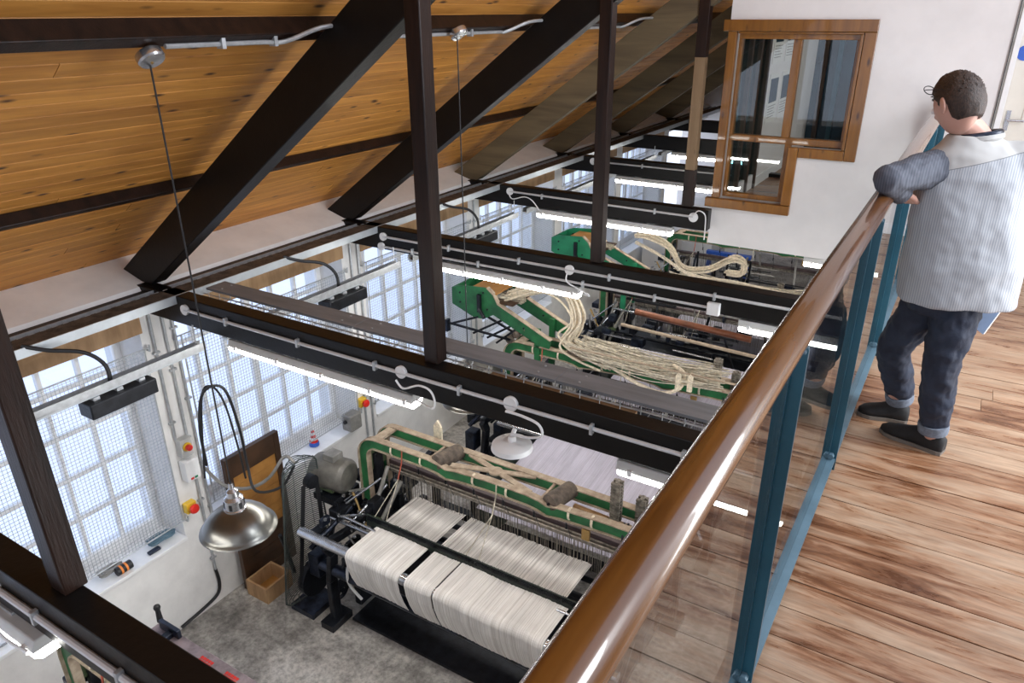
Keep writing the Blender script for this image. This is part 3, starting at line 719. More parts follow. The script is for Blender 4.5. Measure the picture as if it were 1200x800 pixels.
def estop(y, z, lab):
    i_ = thing('emergency_stop', (X, y, z), lab, 'switch', 'emergency stop buttons on the piers')
    MB().bx(X-.012, X+.045, y-.045, y+.045, z-.045, z+.045).build('yellow_box', M['yellow'], i_, bevel=.005)
    MB().lathe([(0, .0), (.02, 0), (.02, .018), (.038, .022), (.042, .034), (.034, .048), (0, .052)], (X+.045, y, z), (1, 0, 0), 24).build('mushroom_button', M['red'], i_, smooth=True)
estop(2.84, -1.86, 'red mushroom emergency stop on yellow box above the dome lamp')
estop(4.90, -1.86, 'red mushroom emergency stop on the second pier under the batten end')
estop(6.98, -1.0, 'small red stop button on the third pier')
sk = MB().bx(WX, WX+.02, 3.04, 3.19, -2.42, -2.34).build('socket', M['galv']); tag(sk, 'metal double socket on the wall behind the dome lamp', 'socket')
gb = thing('junction_case', (WX+.05, 4.70, -2.0), 'grey metal case with rounded edges at the corner of the second window', 'box')
MB().bx(WX, WX+.13, 4.62, 4.78, -2.06, -1.88).build('case', M['grey_metal'], gb, bevel=.015); MB().cyl((WX+.06, 4.6, -1.95), (WX+.06, 4.62, -1.95), .02).build('cable_gland', M['rubber'], gb)
flex('black cable looping from the ceiling rail to the wire guard', [at(242,545,X=-4.6), at(234,500,X=-4.55), at(238,460,X=-4.5), at(262,455,X=-4.4), at(280,500,X=-4.4), at(290,545,X=-4.4), at(300,575,X=-4.3), at(330,570,X=-4.2), at(345,545,X=-4.15)], .011, 'rubber')
flex('second black cable hanging beside the first loop', [at(240,560,X=-4.6), at(236,470,X=-4.55), at(246,452,X=-4.5), at(262,470,X=-4.45), at(278,520,X=-4.4), at(288,560,X=-4.4)], .008, 'rubber')
flex('thick grey cable slung from the pier to the loom motor', [at(240,548,X=-4.8), at(262,568,X=-4.6), at(290,572,X=-4.45), at(315,560,X=-4.3), at(333,535,X=-4.2), at(345,542,X=-4.1)], .014, 'grey_metal')
# sill clutter
z = WS+.004
c = thing('striped_cone', (-4.98, 4.33, z), 'small red and white striped cone toy on the window sill', 'toy')
MB().lathe([(0, 0), (.05, 0), (.05, .035), (.045, .04), (0, .04)], (-4.98, 4.33, z), (0,0,1), 20).build('blue_base', M['blue'], c)
for k in range(6):
    r0, r1 = .044*(1-k/6.5), .044*(1-(k+1)/6.5); MB().cyl((-4.98, 4.33, z+.04+k*.026), (-4.98, 4.33, z+.04+(k+1)*.026), r0, r1, 20).build('stripe', M['red' if k % 2 == 0 else 'plastic_white'], c, smooth=True)
def coil(y, x, lab, mt, r=.06, n=5):
    pts = []
    for k in range(n*14):
        a = k*2*PI/14; pts.append((x+.5*r*math.sin(a*1.03)+.01*math.sin(k), y+r*1.4*math.cos(a), z+.02+.03*abs(math.sin(a*.37))+.004*(k/14)))
    o = MB().tube(pts, .009, 6).build('cable_coil', M[mt], smooth=True); tag(o, lab, 'cable coil', 'coils on the first sill')
coil(2.62, -4.97, 'tangled blue grey coil on the right end of the first sill', 'teal_rail', .075, 6)
coil(2.18, -4.96, 'small grey coil on the first sill by the post', 'grey_metal', .06, 5)
rl = thing('tape_roll', (-4.90, 2.24, z), 'black roll with orange bands on the first sill', 'roll')
MB().cyl((-4.90, 2.19, z+.035), (-4.90, 2.31, z+.035), .035, n=20).build('roll_body', M['rubber'], rl, smooth=True)
M['orange'] = simple('orange_plastic', (.85, .25, .04), .5, var=.05)
for q in (2.215, 2.255): MB().cyl((-4.90, q, z+.035), (-4.90, q+.016, z+.035), .0365, n=20).build('orange_band', M['orange'], rl)
o = MB().bx(-4.93, -4.89, 2.46, 2.56, z, z+.022).build('pocket_knife', M['iron_blue'], bevel=.006); tag(o, 'dark narrow tool lying on the first sill', 'tool')
o = MB().cyl((-4.95, 1.0, z+.01), (-4.92, 1.4, z+.01), .01, n=8).build('spanner', M['steel']); tag(o, 'steel rod tool on the sill at the left edge', 'tool')
# brown boarded door leaning on the wall and box by it
b = thing('leaning_panel', (-4.78, 3.4, FZ), 'dark framed panel with yellow pine boards leaning on the wall behind the wire guard', 'panel')
MB().bx(-4.80, -4.75, 3.16, 3.22, FZ, -1.58).bx(-4.80, -4.75, 3.68, 3.74, FZ, -1.58).bx(-4.80, -4.75, 3.22, 3.68, -1.78, -1.58).bx(-4.80, -4.75, 3.22, 3.68, FZ, FZ+.1).build('frame', M['brown'], b, bevel=.003)
for k in range(11):
    z0 = FZ+.1+k*.097; MB().bx(-4.795, -4.765, 3.22, 3.68, z0+.002, z0+.095).build('board', M['crate' if 3 < k else 'brown'], b)
b = thing('wooden_box', (-4.6, 3.25, FZ), 'small open pine box on the floor by the wall', 'box')
MB().bx(-4.72, -4.46, 3.13, 3.15, FZ, FZ+.16).bx(-4.72, -4.46, 3.40, 3.42, FZ, FZ+.16).bx(-4.72, -4.70, 3.15, 3.40, FZ, FZ+.16).bx(-4.48, -4.46, 3.15, 3.40, FZ, FZ+.16).build('sides', M['tan'], b)
MB().bx(-4.70, -4.48, 3.15, 3.40, FZ+.0, FZ+.015).build('bottom', M['crate'], b)

# ------------------------------------------------------------------ looms
def warp_sheet(name, x0, x1, prof, mt, parent, nx=150, amp=.0022, seed=1):
    """yarn sheet: profile in (y, z), ribbed across x"""
    rr = random.Random(seed); off = [rr.uniform(-amp, amp) for _ in range(nx+1)]
    vs = []; fs = []; m = len(prof)
    for i in range(nx+1):
        x = x0+(x1-x0)*i/nx
        for j, (y, z) in enumerate(prof):
            vs.append((x, y+off[i]*.5, z+off[i]+.004*math.sin(i*.13+seed)))
    for i in range(nx):
        for j in range(m-1): fs.append((i*m+j, (i+1)*m+j, (i+1)*m+j+1, i*m+j+1))
    o = MB().add(vs, fs).build(name, mt, parent)
    md = o.modifiers.new('thick', 'SOLIDIFY'); md.thickness = .004
    return o
def yarn_mat(name, c1, c2, freq=150):
    m, nt, b = new_mat(name)
    v = coords(nt, 'World', (freq, .6, .6)); n = noise_n(nt, v, 1.0, 2, .5)
    v2 = coords(nt, 'World', (9, 1.5, 1.5)); n2 = noise_n(nt, v2, 1.5, 3, .6)
    c = mixc(nt, 1.0, ramp(nt, n, [(.36, c2), (.58, c1)]), ramp(nt, n2, [(.3, .82), (.7, 1.06)]), 'MULTIPLY')
    nt.links.new(c, b.inputs['Base Color']); b.inputs['Roughness'].default_value = .85
    bump(nt, n, b, .5, .004); return m
M['yarn'] = yarn_mat('cream_warp_yarn', (.88, .85, .81), (.66, .62, .57))
M['yarn_rear'] = yarn_mat('greyish_warp_yarn', (.80, .76, .72), (.46, .43, .40))
M['yarn_lilac'] = yarn_mat('lilac_grey_warp_yarn', (.52, .50, .58), (.38, .36, .43), 220)
M['heddle'] = simple('dusty_steel_heddles', (.27, .24, .20), .5, .4, var=.4, scale=30)
M['mauve'] = simple('mauve_brown_rail', (.11, .075, .075), .5, var=.3)

def arch_bar(lp, dy, y, name, hump=True):
    """green I-section bar: curved down at its left end"""
    A = lp
    Z = -1.445
    path = [(-3.84, -2.05), (-3.84, -1.62), (-3.825, -1.53), (-3.78, -1.47), (-3.70, -1.445)]
    path = [(-3.84, -2.05), (-3.84, -1.75)]+[(-3.70-.14*math.cos(t*PI/2/6), -1.585+.14*math.sin(t*PI/2/6)) for t in range(7)]
    xs = [-3.4, -3.15, -3.05, -2.98, -2.88, -2.6, -2.25, -2.15, -2.08, -1.98, -1.6, -1.28]
    hz = {-3.05: -.012, -2.98: -.035, -2.88: -.018, -2.15: -.012, -2.08: -.035, -1.98: -.018} if hump else {}
    path += [(x, Z+hz.get(x, 0)) for x in xs]
    w = MB().strip(path, .085, y-.010+dy, y+.010+dy).build(name, M['green'], A)
    up = []; lo = []
    m = len(path)
    for i, p in enumerate(path):
        q0 = path[max(i-1, 0)]; q1 = path[min(i+1, m-1)]; dx, dz = q1[0]-q0[0], q1[1]-q0[1]; l = math.hypot(dx, dz)
        nx, nz = -dz/l, dx/l
        up.append((p[0]+nx*.046, p[1]+nz*.046)); lo.append((p[0]-nx*.046, p[1]-nz*.046))
    MB().strip(up, .010, y-.030+dy, y+.030+dy).build('dusty_flange', M['fluff'], w); MB().strip(lo, .010, y-.026+dy, y+.026+dy).build('dusty_flange', M['fluff'], w)
    return w

def loom(dy, label, front=True, rear=True, seed=1, xr=-1.28, back_post=True):
    L = thing('power_loom', (-2.6, 3.9+dy, FZ), label, 'loom', 'power looms in a row')
    D = dy
    def P(y): return y+D
    # side frames
    for xs_ in (-3.80, -1.34):
        sf = MB()
        sf.bx(xs_-.07, xs_+.07, P(3.18), P(3.42), FZ, FZ+.07)
        if back_post: sf.bx(xs_-.07, xs_+.07, P(4.62), P(4.86), FZ, FZ+.07).strip([(P(4.74), FZ+.05), (P(4.74), -2.3), (P(4.80), -2.0)], .08, xs_-.025, xs_+.025, 'yz')
        sf.strip([(P(3.30), FZ+.05), (P(3.30), -2.5), (P(3.34), -2.25), (P(3.28), -2.12)], .09, xs_-.025, xs_+.025, 'yz')
        sf.strip([(P(3.28), -2.12), (P(3.6), -2.16), (P(4.2), -2.13), (P(4.8 if back_post else 4.3), -2.0 if back_post else -2.12)], .07, xs_-.025, xs_+.025, 'yz')
        sf.strip([(P(3.30), -2.62), (P(3.8), -2.55), (P(4.3), -2.55), (P(4.74 if back_post else 4.4), -2.62)], .07, xs_-.02, xs_+.02, 'yz')
        sf.strip([(P(3.95), -2.60), (P(4.0), -2.3), (P(3.96), -1.95), (P(3.96), -1.60)], .10, xs_-.03, xs_+.03, 'yz')
        sf.strip([(P(3.5), -2.6), (P(3.75), -2.35), (P(3.95), -2.15)], .05, xs_-.015, xs_+.015, 'yz')
        sf.strip([(P(4.6), -2.6), (P(4.3), -2.35), (P(4.0), -2.15)], .05, xs_-.015, xs_+.015, 'yz')
        sf.build('side_frame', M['iron'], L, bevel=.006)
    if back_post: MB().bx(-3.8, -1.34, P(4.68), P(4.76), -2.66, -2.58).build('rear_cross_rail', M['iron'], L)
    if back_post: MB().bx(-3.70, -1.45, P(3.38), P(4.65), FZ, FZ+.025).build('shade_and_stain_sheet', M['iron'], L)  # added dark sheet standing in for shade and oil stain under the loom
    if front:
        MB().cyl((-4.02, P(3.235), -2.045), (-1.22, P(3.235), -2.045), .042, n=20).build('breast_roller', M['steel'], L, smooth=True)
        MB().cyl((-3.95, P(3.33), -2.40), (-1.30, P(3.33), -2.40), .05, n=18).build('take_up_roller', M['iron_blue'], L, smooth=True)
        def prof():
            p = [(P(3.56), -2.0), (P(3.4), -1.998), (P(3.26), -1.998)]
            for k in range(7):
                a = PI/2+k*PI/2/6*1.05; p.append((P(3.235)+.048*math.cos(a), -2.045+.048*math.sin(a)))
            p += [(P(3.20), -2.15), (P(3.235), -2.27), (P(3.275), -2.37), (P(3.30), -2.42)]
            return p
        for a, b in ((-3.49, -2.965), (-2.905, -2.66), (-2.645, -1.74)):
            warp_sheet('woven_cloth', a, b, prof(), M['yarn'], L, nx=int((b-a)/.012), seed=seed+int(a*10))
        for x0 in (-2.955, -2.655): MB().cyl((x0-.0, P(3.235), -2.045), (x0+.03, P(3.235), -2.045), .046, n=20).build('roller_collar', M['steel'], L, smooth=True)
        # reed comb
        MB().bx(-3.60, -1.66, P(3.565), P(3.585), -2.03, -1.955).build('reed_bar', M['reed'], L); MB().bx(-3.60, -1.66, P(3.60), P(3.63), -2.04, -1.99).build('shuttle_race', M['iron'], L)
        tm = MB(); rr = random.Random(3)
        x = -3.58
        while x < -1.68: tm.bx(x, x+.0045, P(3.555)+rr.uniform(-.006, .006), P(3.59), -1.965, -1.935+rr.uniform(-.008, .006)); x += .0115
        o = tm.build('reed_teeth', M['iron'], L); o['kind'] = 'stuff'
        o = MB().cyl((-3.60, P(3.575), -1.93), (-1.66, P(3.575), -1.93), .006, n=8).build('reed_cap', M['reed'], L)
        MB().cyl((-3.80, P(3.50), -1.975), (-3.45, P(3.50), -1.99), .010).build('temple_rod', M['steel'], L); MB().cyl((-1.80, P(3.50), -1.985), (-1.35, P(3.50), -1.985), .010).build('temple_rod', M['steel'], L)
    # shed sheets
    for a, b, k in () if not front else ((-3.47, -2.955, 1), (-2.90, -1.80, 2)):
        warp_sheet('warp_sheet', a, b, [(P(3.61), -2.0), (P(3.75), -2.0), (P(3.95), -2.004), (P(4.06), -2.01)], M['yarn_rear'], L, nx=int((b-a)/.012), amp=.0035, seed=seed+7*k)
    # heddles
    hm = MB(); rr = random.Random(5); x = -3.72
    while x < -1.60:
        y_ = P(4.04)+rr.choice((0, .018, .036)); hm.bx(x, x+.0035, y_, y_+.003, -2.06+rr.uniform(-.02, .0), -1.80); x += .0125
    o = hm.build('heddle_wires', M['heddle'], L); o['kind'] = 'stuff'
    MB().bx(-3.76, -1.58, P(4.03), P(4.045), -1.81, -1.785).bx(-3.76, -1.58, P(4.07), P(4.09), -1.81, -1.785).build('heddle_bar', M['heddle'], L)
    MB().bx(-3.80, -1.50, P(4.10), P(4.16), -1.80, -1.755).build('heddle_rail', M['mauve'], L, bevel=.004)
    if not front and back_post:
        g2 = random.Random(seed+90)
        for k in range(26):
            x = g2.uniform(-3.6, -1.4); y = g2.uniform(3.15, 4.2); z = g2.uniform(-2.25, -1.72)
            MB().bx(x-g2.uniform(.02, .09), x+g2.uniform(.02, .09), P(y)-g2.uniform(.02, .08), P(y)+g2.uniform(.02, .08), z-g2.uniform(.02, .08), z+g2.uniform(.01, .05)).build('casting', M['iron' if k % 2 else 'iron_blue'], L, bevel=.008)
        for k in range(12):
            x = g2.uniform(-3.6, -2.2); y = g2.uniform(3.2, 4.1); z = g2.uniform(-2.1, -1.62)
            MB().cyl((x, P(y), z), (x+g2.uniform(.5, .95), P(y+g2.uniform(-.03, .03)), z), g2.uniform(.008, .022), n=8).build('shaft', M[('steel', 'iron', 'grey_metal', 'iron')[k % 4]], L, smooth=True)
        for k in range(10):
            x = g2.uniform(-3.5, -1.5); y = g2.uniform(3.2, 4.1); MB().bar((x, P(y), -2.1), (x+g2.uniform(-.15, .15), P(y+g2.uniform(-.2, .2)), -1.6), .03, .012).build('lever', M['grey_metal' if k % 3 == 0 else 'iron'], L)
        for k in range(7):
            x = g2.uniform(-3.6, -1.4); y = g2.uniform(3.3, 4.1); r = g2.uniform(.05, .11)
            MB().lathe([(0, -.02), (r*.3, -.03), (r*.3, -.01), (r, -.01), (r, .01), (0, .01)], (x, P(y), g2.uniform(-2.0, -1.7)), (1, 0, 0), 20).build('gear_wheel', M['iron_blue'], L)
        MB().bx(-3.75, -1.4, P(3.3), P(4.4), -2.36, -2.32).build('lower_bed', M['iron'], L)
    # arch
    arch_bar(L, D, 3.86, 'front_arch_bar'); arch_bar(L, D, 4.10, 'rear_arch_bar', False)
    MB().bx(-3.74, -3.66, P(3.87), P(4.09), -1.42, -1.40).build('arch_tie', M['fluff'], L); MB().bx(-3.86, -3.80, P(3.88), P(4.08), -1.75, -1.55).build('arch_tie', M['olive'], L)
    MB().bar((-2.95, P(3.88), -1.405), (-2.30, P(4.08), -1.405), .05, .014).bar((-2.90, P(4.08), -1.404), (-2.24, P(3.88), -1.404), .05, .014).lathe([(0, -.008), (.055, -.008), (.055, .01), (0, .01)], (-2.6, P(3.98), -1.403)).build('crossed_brace', M['fluff'], L, bevel=.002)
    for x in (-3.05, -2.04):
        MB().lathe([(0, -.13), (.05, -.13), (.065, -.12), (.068, 0), (.065, .12), (.05, .13), (0, .13)], (x, P(3.98), -1.42), (.25, 1, 0), 20).build('wooden_roller', M['roller'], L, smooth=True)
        MB().cyl((x-.03, P(3.84), -1.42), (x+.03, P(4.12), -1.42), .012, n=8).build('roller_spindle', M['iron'], L)
        MB().bx(x-.11, x-.09, P(3.87), P(4.09), -1.42, -1.405).build('tie_strip', M['fluff'], L)
    # tied cords on the arch
    for x in (-3.52, -3.22, -2.72, -2.42, -1.9, -1.72):
        q = MB().lathe([(.048, -.01), (.054, 0), (.048, .01), (.042, 0)], (x, P(3.86), -1.445), (1, 0, 0), 10, True).build('cord_tie', M['rope'], L)
        q.scale = (1, .7, 1); q.location.y += .3*P(3.86)
    for x, mt in ((-3.40, 'red_cord'), (-2.5, 'cord')):
        MB().tube([(x, P(3.83), -1.40), (x, P(3.82), -1.50), (x+.01, P(3.75), -1.62)], .006, 6).build('harness_cord', M[mt], L)
        MB().tube([(x+.01, P(3.75), -1.62), (x-.15, P(3.58), -1.98)], .004, 6).tube([(x+.01, P(3.75), -1.62), (x-.02, P(3.60), -1.95)], .004, 6).build('harness_cord', M['cord'], L)
    for k in range(6):
        x = -3.3+k*.27; MB().tube([(x, P(3.86), -1.49), (x+.005, P(3.93), -1.65), (x, P(4.0), -1.79)], .003, 5).lathe([(0, -.03), (.008, -.02), (.008, .02), (0, .03)], (x+.003, P(3.90), -1.60)).build('lifting_hook', M['iron'], L)
    # rear
    if rear:
        warp_sheet('rear_warp_sheet', -2.95, -1.62, [(P(4.2), -2.01), (P(4.6), -1.97), (P(5.0), -1.92), (P(5.33), -1.87), (P(5.38), -1.90), (P(5.39), -2.1)], M['yarn_lilac'], L, nx=90, amp=.002, seed=seed+40)
        MB().cyl((-3.45, P(5.34), -1.905), (-1.4, P(5.34), -1.905), .03, n=14).build('whip_roller', M['steel'], L, smooth=True)
        MB().cyl((-3.3, P(4.92), -2.40), (-1.45, P(4.92), -2.40), .15, n=28).build('warp_beam', M['yarn_lilac'], L, smooth=True)
        for x in (-3.32, -1.42):
            MB().lathe([(0, -.01), (.27, -.01), (.285, 0), (.27, .01), (0, .01)], (x, P(4.92), -2.40), (1, 0, 0), 40).build('beam_flange', M['iron'], L, smooth=True)
        MB().lathe([(0, -.012), (.40, -.012), (.42, 0), (.40, .012), (0, .012)], (-3.0, P(4.75), -2.13), (1, 0, 0), 48).build('beam_flange', M['reed'], L, smooth=True)
        MB().bx(-3.5, -3.0, P(4.55), P(4.65), -1.88, -1.82).build('pine_packing', M['crate'], L)
    # left end machinery
    g = random.Random(seed+11)
    for k, (y, z, r, x) in enumerate(((3.55, -2.45, .13, -3.70), (3.9, -2.2, .16, -3.86), (4.25, -2.35, .19, -3.88), (3.7, -2.12, .07, -3.92), (4.1, -1.98, .08, -3.72), (3.45, -2.75, .09, -3.88))):
        wh = MB().lathe([(r*.82, -.015), (r, -.015), (r, .015), (r*.82, .015)], (x, P(y), z), (1, 0, 0), 28, True)
        wh.lathe([(0, -.025), (r*.25, -.025), (r*.25, .025), (0, .025)], (x, P(y), z), (1, 0, 0), 16)
        for s_ in range(12 if k == 0 else 6):
            a = s_*2*PI/(12 if k == 0 else 6); wh.bar((x, P(y)+r*.2*math.cos(a), z+r*.2*math.sin(a)), (x, P(y)+r*.9*math.cos(a), z+r*.9*math.sin(a)), .012, r*.08+.006, (1, 0, 0))
        if k in (1, 2):
            for s_ in range(36):
                a = s_*2*PI/36; wh.bx(x-.014, x+.014, P(y)+r*1.03*math.cos(a)-.005, P(y)+r*1.03*math.cos(a)+.005, z+r*1.03*math.sin(a)-.005, z+r*1.03*math.sin(a)+.005)
        wh.build('gear_wheel', M['iron'] if k % 2 else M['iron_blue'], L)
    for a, b, r, mt in (((-4.0, 3.55, -2.1), (-3.2, 3.55, -2.1), .016, 'steel'), ((-4.05, 4.1, -1.98), (-3.6, 4.1, -1.98), .02, 'steel'), ((-3.95, 3.5, -2.3), (-3.7, 3.95, -1.9), .015, 'steel'), ((-3.72, 3.5, -2.5), (-3.72, 4.0, -1.75), .018, 'grey_metal'),
                        ((-3.95, 3.25, -2.2), (-3.9, 3.7, -2.05), .022, 'iron_blue'), ((-4.0, 3.8, -1.9), (-3.7, 3.7, -2.3), .012, 'brass'), ((-4.05, 4.25, -2.35), (-1.2, 4.25, -2.35), .025, 'iron'), ((-4.1, 3.9, -2.2), (-1.2, 3.9, -2.2), .022, 'iron'),
                        ((-3.66, 3.7, -2.25), (-3.58, 4.0, -1.85), .02, 'grey_metal'), ((-3.9, 3.65, -1.98), (-3.62, 3.80, -1.72), .010, 'steel')):
        MB().cyl((a[0], P(a[1]), a[2]), (b[0], P(b[1]), b[2]), r, n=12).build('shaft', M[mt], L, smooth=True)
    for x, y, z, w_, d_, h_, mt in ((-3.95, 3.62, -2.05, .12, .16, .08, 'iron'), (-3.96, 3.95, -1.86, .10, .20, .07, 'iron_blue'), (-3.70, 3.78, -2.02, .05, .22, .06, 'iron'), (-3.68, 4.15, -1.92, .08, .10, .14, 'iron_blue'), (-4.0, 3.40, -2.18, .10, .12, .12, 'iron'), (-3.62, 3.70, -2.08, .10, .05, .05, 'olive'),
                                    (-3.98, 3.35, -2.42, .12, .14, .22, 'iron_blue'), (-3.72, 3.95, -2.25, .06, .3, .1, 'iron')):
        MB().bx(x-w_/2, x+w_/2, P(y)-d_/2, P(y)+d_/2, z-h_/2, z+h_/2).build('casting', M[mt], L, bevel=.012)
    bn = MB()
    for k in range(46):
        x, y, z = g.uniform(-4.02, -3.64), g.uniform(3.35, 4.2), g.uniform(-2.25, -1.86)
        bn.cyl((x, P(y), z), (x, P(y), z+.014), g.uniform(.009, .017), n=6)
    o = bn.build('bolt_heads', M['steel'], L); o['kind'] = 'stuff'
    if back_post:
        g3 = random.Random(seed+300)
        for k in range(34):
            left = k < 24
            x = g3.uniform(-3.98, -3.62) if left else g3.uniform(-1.62, -1.22); y = g3.uniform(3.38, 4.4); z = g3.uniform(-2.65, -2.0)
            a_, b_, c_ = g3.uniform(.02, .06), g3.uniform(.03, .11), g3.uniform(.02, .10)
            MB().bx(x-a_, x+a_, P(y)-b_, P(y)+b_, z-c_, z+c_).build('casting', M['iron' if k % 3 else 'iron_blue'], L, bevel=.012)
        for k in range(10):
            x = g3.uniform(-3.98, -3.66); y = g3.uniform(3.4, 4.2); z = g3.uniform(-2.3, -1.9)
            MB().bar((x, P(y), z), (x+g3.uniform(-.1, .1), P(y)+g3.uniform(-.3, .3), z+g3.uniform(-.2, .25)), .022, .012).build('lever', M[('iron', 'iron_blue', 'steel', 'grey_metal')[k % 4]], L)
        MB().bx(-3.78, -3.70, P(3.5), P(4.5), -2.9, -2.35).build('side_casting', M['iron'], L, bevel=.02)
    # right end machinery: ratchet stack and levers
    for k, (x, y, r) in enumerate(((-1.50, 3.92, .09), (-1.40, 4.02, .07), (-1.33, 3.86, .10))):
        c = MB().lathe([(0, -.02), (r, -.02), (r*1.05, -.01), (r*.9, 0), (r*1.05, .01), (r, .02), (0, .02)], (x, P(y), -1.52+.05*k), (1, .3, 0), 24).build('ratchet_wheel', M['iron'], L, smooth=True)
    for (x, y), n_ in (((-1.62, 4.02), 13), ((-1.46, 4.10), 8)):
        cs = MB()
        for k in range(n_):
            for q in (-1, 1): cs.bx(x-.035, x+.035, P(y)+q*.022-.012, P(y)+q*.022+.012, -1.50+k*.026, -1.50+k*.026+.018)
        cs.bx(x-.012, x+.012, P(y)-.03, P(y)+.03, -1.52, -1.50+n_*.026)
        cs.build('pattern_chain', M['heddle'], L)
    MB().bar((-1.42, P(4.0), -1.42), (-1.15, P(4.15), -1.28), .02, .012).bar((-1.15, P(4.15), -1.28), (-1.0, P(4.0), -1.40), .02, .012).bar((-1.40, P(3.9), -1.50), (-1.1, P(3.8), -1.36), .018, .012).build('lever', M['steel'], L)
    MB().bx(-1.55, -1.20, P(3.75), P(4.2), -1.75, -1.62).bx(-1.50, -1.25, P(3.6), P(3.8), -2.1, -1.8).build('gear_case', M['iron'], L, bevel=.02)
    MB().bar((-1.95, P(4.02), -1.50), (-1.50, P(4.02), -1.52), .035, .03).build('pale_stick', M['tan'], L)
    MB().bx(-1.80, -1.74, P(3.85), P(3.87), -1.62, -1.53).build('brass_tag', M['brass'], L)
    return L
M['reed'] = simple('dark_green_reed_paint', (.018,.028,.021), .5, var=.4, scale=30)
M['roller'] = simple('dusty_wooden_roller', (.16, .12, .09), .75, var=.5, scale=18, col2=(.05, .04, .032), bumps=.3)
M['red_cord'] = simple('red_cord', (.45, .10, .06), .8)

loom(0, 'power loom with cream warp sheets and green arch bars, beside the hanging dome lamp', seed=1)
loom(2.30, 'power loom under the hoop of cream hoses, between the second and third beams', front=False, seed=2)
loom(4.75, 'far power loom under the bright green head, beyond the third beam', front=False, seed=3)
L0 = loom(-2.52, 'olive green loom at the bottom left corner under the nearest beam', front=False, rear=False, seed=4, back_post=False)

# motor and wire guard beside the near loom
M['motor'] = simple('dull_grey_motor_paint', (.17,.16,.14), .45, .3, var=.25, scale=10)
def motor(dy, label):
    m_ = thing('loom_motor', (-4.1, 3.75+dy, -2.0), label, 'motor', 'loom drive motors')
    Y = 3.72+dy
    MB().lathe([(0, -.19), (.10, -.19), (.145, -.17), (.15, -.15), (.15, .12), (.142, .14), (.12, .16), (0, .17)], (-4.08, Y, -1.78), (1, .12, 0), 32).build('motor_body', M['motor'], m_, smooth=True)
    MB().bx(-4.20, -4.0, Y-.12, Y+.12, -1.90, -1.84).bx(-4.16, -4.04, Y-.06, Y+.06, -1.86, -1.8).build('motor_foot', M['olive'], m_, bevel=.01)
    MB().bar((-4.18, Y-.10, -1.88), (-4.02, Y+.2, -2.35), .05, .03).bar((-4.0, Y-.2, -2.3), (-4.15, Y+.15, -1.9), .04, .03).bx(-4.2, -3.95, Y-.15, Y+.15, -1.99, -1.93).build('bracket', M['iron'], m_)
    MB().bx(-4.14, -4.02, Y-.05, Y+.07, -1.64, -1.58).build('terminal_box', M['grey_metal'], m_, bevel=.006)
    return m_
motor(0, 'grey drive motor behind the tall wire guard'); motor(2.3, 'drive motor of the loom with cream hoses')
M['guardwire'] = simple('green_grey_guard_wire', (.07,.085,.08), .45, .4, var=.2)
wg = thing('belt_guard', (-4.15, 3.4, FZ+.1), 'tall narrow wire mesh belt guard between the dome lamp and the near loom', 'guard')
gm = MB()
def gx(y): return -4.15-.10*math.sin(max(0, min(1, (y-3.14)/.5))*PI)
top, bot = -1.50, -2.84
def halfw(z):
    t = (z-bot)/(top-bot); w_ = .30-.13*t
    if t < .08: w_ *= math.sqrt(max(0, 1-((.08-t)/.08)**2))
    if t > .93: w_ *= math.sqrt(max(0, 1-((t-.93)/.07)**2))
    return w_
z = bot+.012
while z < top-.005:
    hw = halfw(z); yc = 3.36+.06*(z-bot)/(top-bot)
    gm.tube([(-4.14-.09*math.sqrt(max(0, 1-(q/6.0)**2)), yc+hw*q/6, z) for q in range(-6, 7)], .0040, 5, False); z += .020
for q in (-4, 0, 4):
    pts = []
    for k in range(24):
        z = bot+.01+(top-bot-.02)*k/23; hw = halfw(z); yc = 3.36+.06*(z-bot)/(top-bot); pts.append((-4.14-.09*math.sqrt(max(0, 1-(q/6.0)**2)), yc+hw*q/6, z))
    gm.tube(pts, .0022, 5, False)
o = gm.build('wire_mesh', M['guardwire'], wg); o['kind'] = 'stuff'
out = []
for k in range(30): z = bot+(top-bot)*k/29; out.append((-4.14, 3.36+.06*(z-bot)/(top-bot)-halfw(z), z))
for k in range(30): z = top-(top-bot)*k/29; out.append((-4.14, 3.36+.06*(z-bot)/(top-bot)+halfw(z), z))
MB().tube(out+[out[0]], .007, 8).build('rim', M['guardwire'], wg, smooth=True)
MB().cyl((-4.1, 3.36, -2.62), (-4.04, 3.36, -2.62), .17, n=28).build('pulley', M['iron'], wg); MB().cyl((-4.1, 3.45, -1.70), (-4.04, 3.45, -1.70), .06, n=20).build('pulley', M['iron'], wg)
MB().bar((-4.07, 3.20, -2.6), (-4.07, 3.37, -1.70), .04, .006, (1,0,0)).bar((-4.07, 3.52, -2.6), (-4.07, 3.51, -1.70), .04, .006, (1,0,0)).build('drive_belt', M['rubber'], wg)
MB().tube(spline([(-4.24, 3.2, -2.15), (-4.27, 3.26, -2.35), (-4.26, 3.3, -2.62)], 6), .018, 8).build('starting_handle', M['iron'], wg, smooth=True)
MB().bx(-4.25, -3.98, 3.2, 3.5, FZ, FZ+.06).build('foot_plate', M['iron_blue'], wg, bevel=.006)
# cream curved lead beside the handwheel
flex('pale curved lead hanging from the breast roller of the near loom', [(-3.46, 3.22, -2.10), (-3.56, 3.26, -2.25), (-3.60, 3.30, -2.45), (-3.52, 3.34, -2.60)], .012, 'plastic_white')

